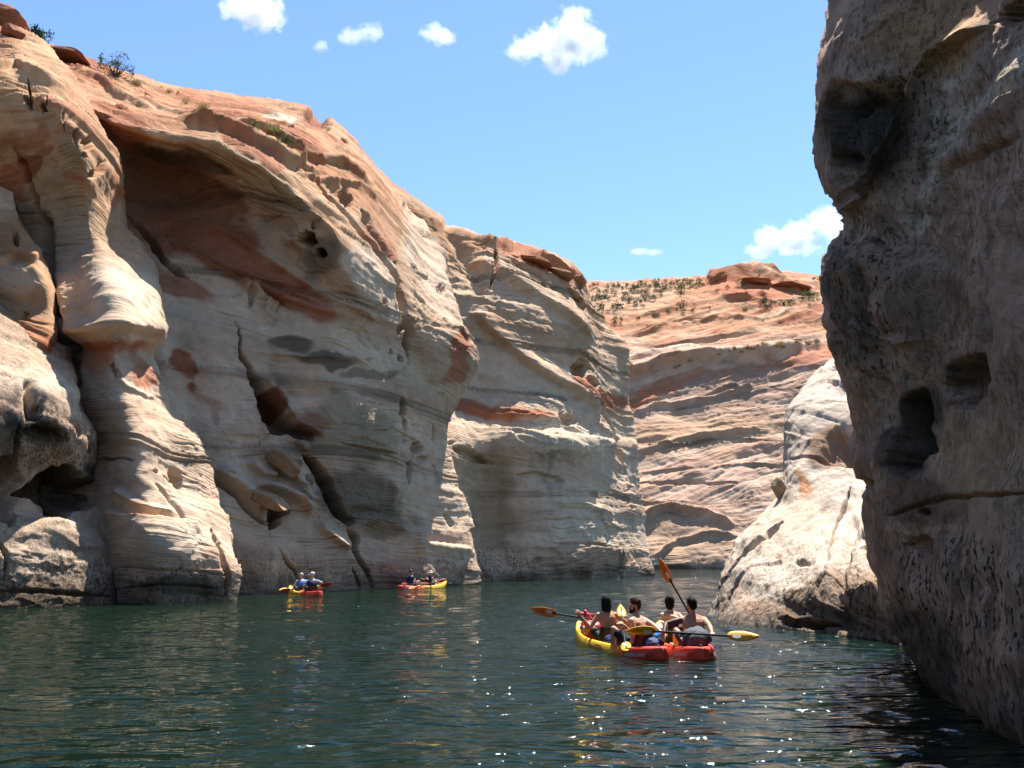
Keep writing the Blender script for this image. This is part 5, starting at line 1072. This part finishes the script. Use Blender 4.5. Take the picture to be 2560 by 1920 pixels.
for i, (xx, zz) in enumerate(((-.10, .05), (.06, .03))):
    link('print', Geo().box((xx, .198, zz), (.03, .012, .035)).mesh('print', False), STICK, db)
lumpy('blue_bundle', 'crumpled blue shorts and towel beside the bearded man', 'towel', local(K1, -.28, .10, .20), (.20, .20, .13), CL_BLUESH, 5.0, rot=(0, 0, .4))
lumpy('life_jacket', 'bright blue life jacket lying in the right kayak beside the gap', 'life jacket', local(K2, .62, .27, .21), (.24, .13, .10), BLUECL, 12.0, rot=(.2, 0, .3))
lumpy('deck_bag', 'dark navy bag behind the bearded man on the left kayak', 'bag', local(K1, -1.22, -.13, .27), (.15, .19, .085), NAVYB, 15.0, rot=(0, 0, .2))
# ------------------------------------------------------------------ finding a place on a wall
def on_wall(W, px, py, front=True):
    """the point of a wall's surface seen at a photo pixel (nearest to the camera if several)"""
    x, y = project(W); d = np.hypot(x - px, y - py)
    k = d < 7
    if not k.any(): i = np.unravel_index(np.argmin(d), d.shape)
    else:
        r = np.where(k, W[..., 1], 1e9); i = np.unravel_index(np.argmin(r), r.shape)
    return Vector(W[i])
# ------------------------------------------------------------------ loose and capping rocks (parts of the walls)
def rock_mesh(seed, rad, angular=.97, sub=4, base=TAN, lay=.05):
    bm = bmesh.new(); bmesh.ops.create_icosphere(bm, subdivisions=sub, radius=1.0); rs = np.random.RandomState(int(seed * 13) + 1)
    co = np.array([v.co[:] for v in bm.verts]); pl = np.concatenate([rs.normal(size=(9, 3)), np.eye(3) + rs.normal(0, .18, (3, 3)), -np.eye(3) + rs.normal(0, .18, (3, 3))]); pl /= np.linalg.norm(pl, axis=1)[:, None]; off = rs.uniform(.60, .80, 15)
    r = np.ones(len(co))
    for p, o_ in zip(pl, off):
        dt = co @ p; r = np.where(dt > 1e-3, np.minimum(r, o_ / np.maximum(dt, 1e-3)), r)
    r = 1 * (1 - angular) + r * angular
    c = co * r[:, None] * np.array(rad)
    n = fbm(c, max(rad) * .5, 3, seed); lv = perlin(c[:, 2] / (max(rad) * .12) + seed, c[:, 0] / (max(rad) * 2), c[:, 1] / (max(rad) * 2))
    c = c * (1 + .05 * n + lay * lv)[:, None]
    for v, q in zip(bm.verts, c): v.co = q
    me = bpy.data.meshes.new('rock'); bm.to_mesh(me); bm.free(); me.polygons.foreach_set('use_smooth', np.zeros(len(me.polygons), dtype=bool))
    col = np.concatenate([np.clip(ALB * base[None] * (1 + .25 * n + .15 * lv)[:, None], .01, .8), np.full((len(c), 1), .25)], 1)
    at = me.color_attributes.new('rock', 'FLOAT_COLOR', 'POINT'); at.data.foreach_set('color', col.reshape(-1).astype(np.float32))
    a2 = me.attributes.new('bed', 'FLOAT_VECTOR', 'POINT'); a2.data.foreach_set('vector', c[:, [2, 0, 1]].reshape(-1).astype(np.float32))
    return me
def rock_at(parent, W, px, py, wpx, hpx, seed, base=TAN, depth=.5, rot=0.0, sink=.58, tilt=(0, 0), ang=.97, lay=.04):
    p = on_wall(W, px, py); dist = (p - Vector((0, 0, CAM_H))).length; s = dist / F_PX
    rad = (wpx * s / 2, depth * wpx * s, hpx * s / 2)
    o = link('rock', rock_mesh(seed, rad, ang, 4, base, lay), ROCK); o.parent = parent
    dirv = (p - Vector((0, 0, CAM_H))).normalized()
    c = p - dirv * (rad[1] * (1 - 2 * sink)); o.location = c; o.rotation_euler = (tilt[0], math.radians(rot), tilt[1]); return o
GREYR = np.array([.40, .30, .21]); REDR = np.array([.40, .16, .085])
for a in [(702, 1155, 150, 62, 1.1, TAN * .85, .3, 40), (672, 1248, 150, 40, 2.3, TAN * .9, .3, 26), (752, 1152, 24, 26, 7.7, GREYR, .5, 0), (778, 1196, 30, 36, 8.8, GREYR, .5, 0), (765, 1112, 50, 34, 6.1, GREYR, .5, 0)]:
    rock_at(CD_obj, CD_W, a[0], a[1], a[2], a[3], a[4], a[5], a[6], a[7])
for a in [(15, 25, 100, 66, 21.3, REDR, .5, 20), (36, 55, 50, 34, 22.4, REDR * .8, .5, 10), (180, 128, 120, 26, 23.5, REDR * .9, .5, 14), (120, 112, 60, 24, 24.1, REDR, .5, 12)]:
    rock_at(CD_obj if a[0] > 90 else B_obj, CD_W if a[0] > 90 else B_W, a[0], a[1] + 22, a[2], a[3], a[4], a[5], a[6], a[7], sink=.3, lay=.12)
for a in [(1450, 702, 56, 44, 31.1, ORANGE * .8, .5, 22), (1440, 735, 70, 40, 32.2, TAN, .5, 30), (1400, 680, 90, 30, 33.3, ORANGE * .75, .5, 18), (1340, 650, 110, 22, 34.6, REDR * 1.2, .5, 12), (1455, 760, 44, 34, 35.1, TAN, .5, 34), (1066, 600, 40, 60, 36.6, REDR, .5, -25)]:
    rock_at(E_obj, E_W, a[0], a[1], a[2], a[3], a[4], a[5], a[6], a[7], lay=.10)
rock_at(G_obj, G_W, 1950, 1236, 44, 90, 41.2, np.array([.58, .44, .28]), .3, -24, .6)
for a in [(1790, 702, 60, 26, 51.1, REDR * 1.2, .5, -20), (1890, 706, 110, 22, 52.2, REDR * 1.3, .5, 6), (1970, 718, 110, 18, 53.7, REDR * 1.2, .5, 12)]:
    rock_at(F_obj, F_W, a[0], a[1], a[2], a[3], a[4], a[5], a[6], a[7], lay=.2, sink=.7)

# ------------------------------------------------------------------ shrubs and grass
def leaf_mat(name, c):
    m, nt, b = mat_new(name); oi = N(nt, 'ShaderNodeObjectInfo'); hs = N(nt, 'ShaderNodeHueSaturation'); mr = N(nt, 'ShaderNodeMapRange'); mr.inputs['To Min'].default_value = .7; mr.inputs['To Max'].default_value = 1.35
    L(nt, oi.outputs['Random'], mr.inputs['Value']); L(nt, mr.outputs[0], hs.inputs['Value']); hs.inputs['Color'].default_value = (*c, 1); L(nt, hs.outputs[0], b.inputs['Base Color']); b.inputs['Roughness'].default_value = .8; b.inputs['Specular IOR Level'].default_value = .1
    return m
LEAF = {'grey': leaf_mat('sage_leaf', (.12, .13, .07)), 'green': leaf_mat('green_leaf', (.085, .125, .028)), 'grass': leaf_mat('dry_grass', (.26, .22, .075)), 'dark': leaf_mat('dark_leaf', (.045, .052, .030)), 'pale': leaf_mat('pale_sage_leaf', (.10, .12, .075)), 'pine': leaf_mat('juniper_leaf', (.030, .055, .016))}
TWIG = plain('twig', (.06, .045, .032), .9)
def shrub_mesh(seed, n=240, leaf=.07, hgt=.75):
    """unit-wide shrub: leaf faces in clumps through a low dome"""
    rs = np.random.RandomState(seed); V = []; F_ = []
    cl = [(rs.normal(0, .26), rs.normal(0, .26), rs.uniform(.12, .95) * hgt * .75) for _ in range(13)]
    for i in range(n):
        c = cl[rs.randint(13)]; p = np.array(c) + rs.normal(0, .095, 3); p[2] = abs(p[2]) ; rr = np.hypot(p[0], p[1])
        if rr > .52: p[:2] *= .52 / rr
        a = rs.normal(size=3); a /= np.linalg.norm(a); b = np.cross(a, rs.normal(size=3)); b /= np.linalg.norm(b) + 1e-6
        s1, s2 = leaf * rs.uniform(.6, 1.4), leaf * rs.uniform(.3, .6); o = len(V)
        V += [p - a * s1, p + b * s2, p + a * s1, p - b * s2]; F_.append((o, o + 1, o + 2, o + 3))
    return mesh_from(V, F_, 'shrub', False)
def grass_mesh(seed, n=90):
    rs = np.random.RandomState(seed); V = []; F_ = []
    for i in range(n):
        b = np.array([rs.normal(0, .22), rs.normal(0, .16), 0]); t = b + np.array([rs.normal(0, .22), rs.normal(0, .18), rs.uniform(.3, .75)]); m_ = (b + t) / 2 + np.array([0, 0, .08]); w = np.array([.018, 0, 0]); o = len(V)
        V += [b - w, b + w, m_ + w * .8, m_ - w * .8, t]; F_ += [(o, o + 1, o + 2, o + 3), (o + 3, o + 2, o + 4)]
    return mesh_from(V, F_, 'grass', False)
SHR = [shrub_mesh(i) for i in range(6)]; GRS = [grass_mesh(20 + i) for i in range(4)]
def mat_copy(me, m, cache={}):
    k = (me.name, m.name)
    if k not in cache: c = me.copy(); c.materials.clear(); c.materials.append(m); cache[k] = c
    return cache[k]
def plant(name, label, cat, group, W, px, py, wpx, kind, seed, lift=0.0, hs=1.0):
    p = on_wall(W, px, py + wpx * .22); s = (p - Vector((0, 0, CAM_H))).length / F_PX * wpx; me = (GRS if kind == 'grass' else SHR)[seed % (4 if kind == 'grass' else 6)]
    o = bpy.data.objects.new(name, mat_copy(me, LEAF[kind])); C.objects.link(o); o.location = p + Vector((0, 0, -.04 * s + lift)); o.scale = (s, s, s * hs); o.rotation_euler = (0, 0, seed * 1.7); tag(o, label, cat, group); return o
Z8 = [(185,470,45,'dark'),(210,515,40,'dark'),(340,455,62,'dark'),(545,420,48,'dark'),(495,460,28,'grey'),(445,385,50,'grey'),(460,415,42,'grey'),(315,335,36,'grey'),(210,390,52,'pale'),(155,385,32,'pale'),(260,375,30,'pale'),(270,405,26,'grey'),(130,520,30,'dark'),(265,515,22,'dark'),(500,310,62,'grey'),(600,350,42,'grey'),(560,370,28,'grey'),(640,400,48,'grey'),(700,350,30,'grey'),(730,300,64,'grey'),(840,325,58,'green'),(880,355,36,'grey'),(950,300,52,'green'),(930,270,40,'grey'),(1030,260,40,'grey'),(1060,290,32,'grey'),(1100,245,30,'dark'),(850,270,44,'grey'),(800,285,42,'grey'),(650,280,52,'grey'),(580,285,34,'grey'),(530,275,34,'dark'),(350,295,48,'grey'),(280,300,32,'grey'),(160,305,42,'dark'),(450,295,34,'grey'),(400,320,26,'pale'),(330,380,24,'pale'),(380,400,20,'grey'),(865,455,36,'grey'),(910,440,26,'grey'),(220,590,38,'dark'),(240,615,26,'green'),(340,590,50,'green'),(520,565,28,'dark'),(1170,340,22,'dark'),(1275,310,26,'pale'),(1370,270,44,'green'),(1940,375,64,'green'),(2010,380,42,'grey'),(1900,400,42,'green'),(1760,440,48,'green'),(1800,440,40,'grey'),(1690,440,30,'dark'),(1590,440,50,'grey'),(1560,450,36,'grey'),(1610,465,26,'pale'),(1640,455,22,'grey'),(905,510,26,'green'),(960,500,32,'pale'),(1110,485,18,'grey'),(2060,240,32,'grey'),(2000,235,22,'grey'),(1245,215,14,'dark'),(760,330,30,'grey'),(690,310,36,'grey'),(620,310,30,'pale'),(560,320,34,'grey'),(240,335,30,'grey'),(190,345,36,'grey'),(1000,300,32,'grey'),(980,255,26,'dark'),(470,330,30,'grey'),(880,295,34,'grey')]
LBL = {'dark': 'small dark shrub growing on the red far wall', 'grey': 'grey green sagebrush on the sandy plateau of the far wall', 'pale': 'pale silvery sagebrush on the sandy plateau of the far wall', 'green': 'leafy green shrub on a ledge of the far wall', 'grass': 'yellowish grass tuft on a ledge of the far wall'}
_U = 'zeroth first second third fourth fifth sixth seventh eighth ninth tenth eleventh twelfth thirteenth fourteenth fifteenth sixteenth seventeenth eighteenth nineteenth'.split()
def ordinal(k):
    if k < 20: return _U[k]
    t = ['twenty', 'thirty', 'forty'][k // 10 - 2]
    return {'twenty': 'twentieth', 'thirty': 'thirtieth', 'forty': 'fortieth'}[t] if k % 10 == 0 else t + '-' + _U[k % 10]
def rank(lst, i, same): return 1 + sum(1 for j, q in enumerate(lst) if same(q, lst[i]) and (q[0], j) < (lst[i][0], i))
for i, (x, y, w, k) in enumerate(Z8):
    plant('desert_shrub', LBL[k] + ', ' + ordinal(rank(Z8, i, lambda a, b: a[3] == b[3])) + ' such from the left', 'shrub', 'shrubs on the far plateau', F_W, 1440 + x / 3.352, 620 + y / 3.352, w / 3.352 * 1.8, k, i)
Z9 = [(1430,495,38),(700,535,44),(640,545,44),(760,520,34),(670,555,30),(1440,375,28),(1460,845,50),(1400,850,34),(1500,850,34),(1320,855,34),(1270,855,28),(1230,860,24),(1610,810,44),(1720,815,54),(1690,830,34),(1760,830,34),(1960,780,50),(2030,770,50),(1860,800,34),(1900,790,30),(470,965,38),(700,930,28),(930,955,44),(880,965,32),(820,980,28),(1190,910,28),(1960,455,22),(1580,800,30),(1540,830,24)]
for i, (x, y, w) in enumerate(Z9):
    plant('grass_tuft', LBL['grass'] + ', ' + ordinal(rank(Z9, i, lambda a, b: True)) + ' such from the left', 'grass', 'grass tufts on the far wall', F_W, 1440 + x / 3.352, 620 + y / 3.352, w / 3.352 * 1.3, 'grass', i)
for i, (x, y, w, lb) in enumerate([(345, 205, 26, 'thin straw tuft on the left skyline below the dry bush'), (468, 248, 30, 'straw coloured grass tuft high on the sunlit slope of the prow'), (503, 264, 26, 'second straw tuft just right of and below the higher one'), (638, 308, 24, 'small green tuft at the foot of a red ledge on the slope'), (682, 318, 40, 'tall yellow tuft in the middle of the sunlit upper slope'), (700, 328, 30, 'low yellow tuft touching the tall one on the upper slope'), (724, 348, 26, 'bright green tuft lowest on the sunlit upper slope'), (425, 222, 16, 'tiny twiggy tuft on the left skyline')]):
    plant('grass_tuft', lb, 'grass', 'grass tufts on the prow', CD_W, x, y, w * .95, 'grass' if i not in (3, 6) else 'green', i)
# green juniper behind the dome and the dry bush on the skyline
def bush_on(name, label, cat, W, px, py, wpx, hs, kind, seed, twigs):
    p = on_wall(W, px, py); s = (p - Vector((0, 0, CAM_H))).length / F_PX * wpx
    r = empty(name, p); tag(r, label, cat)
    o = link('foliage', mat_copy(shrub_mesh(seed, 900 if twigs < 20 else 700, .055 if twigs < 20 else .04, 1.0), LEAF[kind]), None, r); o.scale = (s, s, s * hs); o.location = (0, 0, .05 * s)
    rs = random.Random(seed); g = Geo()
    for i in range(twigs):
        a = rs.uniform(0, 6.28); q = Vector((0, 0, -.1 * s)); d = Vector((math.cos(a) * .6, math.sin(a) * .4, 1)).normalized(); r0 = .016 * s; pts = [q]
        for k in range(5):
            d = (d + Vector((rs.uniform(-.35, .35), rs.uniform(-.35, .35), rs.uniform(-.1, .25)))).normalized(); pts.append(pts[-1] + d * s * hs * rs.uniform(.16, .24))
        g.chain(pts, [r0, r0 * .8, r0 * .6, r0 * .45, r0 * .3, r0 * .15], 5)
    link('branches', g.mesh('branches'), TWIG, r)
    return r
bush_on('juniper', 'dark green juniper peeping over the dome at top left', 'bush', CD_W, 96, 122, 46, 1.3, 'pine', 71, 6)
bush_on('dry_bush', 'bare twiggy grey green bush on the skyline at upper left', 'bush', CD_W, 292, 186, 66, .8, 'grey', 72, 26)

# ------------------------------------------------------------------ clouds: bodies of vapour
def cloud(label, lobes, Y, seed, dens=.06, nz=1.25):
    """lobes: ellipses (photo pixels) -> ellipsoids of vapour at distance Y, frayed by noise"""
    x0, y0 = np.mean([l[0] for l in lobes]), np.mean([l[1] for l in lobes]); c = Vector(P(x0, y0, Y)); s = c.length / F_PX
    m = bpy.data.materials.new('cloud_vapour'); m.use_nodes = True; nt = m.node_tree; nt.nodes.clear()
    out = N(nt, 'ShaderNodeOutputMaterial'); pv = N(nt, 'ShaderNodeVolumePrincipled'); pv.inputs['Color'].default_value = (.985, .985, .985, 1); pv.inputs['Anisotropy'].default_value = 0.0
    tc = N(nt, 'ShaderNodeTexCoord'); last = None; ext = 0
    for (x, y, rx, ry) in lobes:
        cx, cz = (x - x0) * s, -(y - y0) * s; r = (rx * s, rx * s * .8, ry * s); ext = max(ext, abs(cx) + r[0])
        mp = N(nt, 'ShaderNodeVectorMath', operation='SUBTRACT'); mp.inputs[1].default_value = (cx, 0, cz); L(nt, tc.outputs['Object'], mp.inputs[0])
        dv = N(nt, 'ShaderNodeVectorMath', operation='DIVIDE'); dv.inputs[1].default_value = r; L(nt, mp.outputs[0], dv.inputs[0])
        ln = N(nt, 'ShaderNodeVectorMath', operation='LENGTH'); L(nt, dv.outputs[0], ln.inputs[0])
        om = N(nt, 'ShaderNodeMath', operation='SUBTRACT'); om.inputs[0].default_value = 1.0; L(nt, ln.outputs['Value'], om.inputs[1])
        if last is None: last = om.outputs[0]
        else:
            mx = N(nt, 'ShaderNodeMath', operation='SMOOTH_MAX'); mx.inputs[2].default_value = .25; L(nt, last, mx.inputs[0]); L(nt, om.outputs[0], mx.inputs[1]); last = mx.outputs[0]
    nzn = N(nt, 'ShaderNodeTexNoise'); nzn.inputs['Scale'].default_value = 1 / (26 * s); nzn.inputs['Detail'].default_value = 5; nzn.inputs['Roughness'].default_value = .62
    of = N(nt, 'ShaderNodeVectorMath', operation='ADD'); of.inputs[1].default_value = (seed * 71.3, 0, seed * 13.1); L(nt, tc.outputs['Object'], of.inputs[0]); L(nt, of.outputs[0], nzn.inputs['Vector'])
    a1 = N(nt, 'ShaderNodeMath', operation='MULTIPLY_ADD'); a1.inputs[1].default_value = nz * 2; a1.inputs[2].default_value = -nz; L(nt, nzn.outputs['Fac'], a1.inputs[0])
    ad = N(nt, 'ShaderNodeMath', operation='ADD'); L(nt, last, ad.inputs[0]); L(nt, a1.outputs[0], ad.inputs[1])
    mr = N(nt, 'ShaderNodeMapRange'); mr.inputs['From Min'].default_value = .05; mr.inputs['From Max'].default_value = .75; mr.inputs['To Min'].default_value = 0; mr.inputs['To Max'].default_value = dens; L(nt, ad.outputs[0], mr.inputs['Value'])
    L(nt, mr.outputs[0], pv.inputs['Density']); L(nt, pv.outputs[0], out.inputs['Volume'])
    xs = [(l[0] - x0 - 1.35 * l[2]) * s for l in lobes] + [(l[0] - x0 + 1.35 * l[2]) * s for l in lobes]; zs = [-(l[1] - y0 + 1.35 * l[3]) * s for l in lobes] + [-(l[1] - y0 - 1.35 * l[3]) * s for l in lobes]; dy = max(l[2] for l in lobes) * s * 1.0
    g = Geo().box(((min(xs) + max(xs)) / 2, 0, (min(zs) + max(zs)) / 2), ((max(xs) - min(xs)) / 2, dy, (max(zs) - min(zs)) / 2))
    o = link('cloud', g.mesh('cloud', False), m); o.location = c; tag(o, label, 'cloud', 'fair weather clouds', 'stuff'); return o
scene.cycles.volume_bounces = 6; scene.cycles.volume_step_rate = 1.0; scene.cycles.volume_max_steps = 96
cloud('large puffy white cloud high in the middle of the sky', [(1432, 72, 50, 46), (1380, 108, 62, 38), (1318, 122, 46, 28), (1472, 108, 46, 36), (1392, 160, 36, 28), (1440, 42, 30, 26), (1420, 130, 60, 26)], 1500, 1)
cloud('white cloud cut by the top edge left of centre', [(628, 16, 66, 30), (656, 46, 44, 26), (584, 22, 30, 20), (625, 40, 42, 24)], 1700, 2)
cloud('thin torn wisp of cloud between two puffier ones', [(925, 78, 36, 15), (890, 92, 38, 16), (862, 98, 22, 12), (808, 117, 26, 11)], 1800, 3, .03)
cloud('small white cloud left of the large one', [(1090, 82, 34, 17), (1112, 98, 32, 14), (1068, 84, 22, 12)], 1800, 4, .05)
cloud('white cloud low in the sky touching the right cliff', [(2062, 556, 48, 40), (2000, 578, 46, 28), (1940, 596, 48, 28), (1905, 628, 36, 20), (1990, 612, 62, 22), (2090, 590, 36, 38)], 1600, 5, .06)
cloud('faint flat streak of cloud just above the far plateau', [(1600, 629, 30, 8), (1632, 631, 28, 8)], 2000, 6, .03, .6)
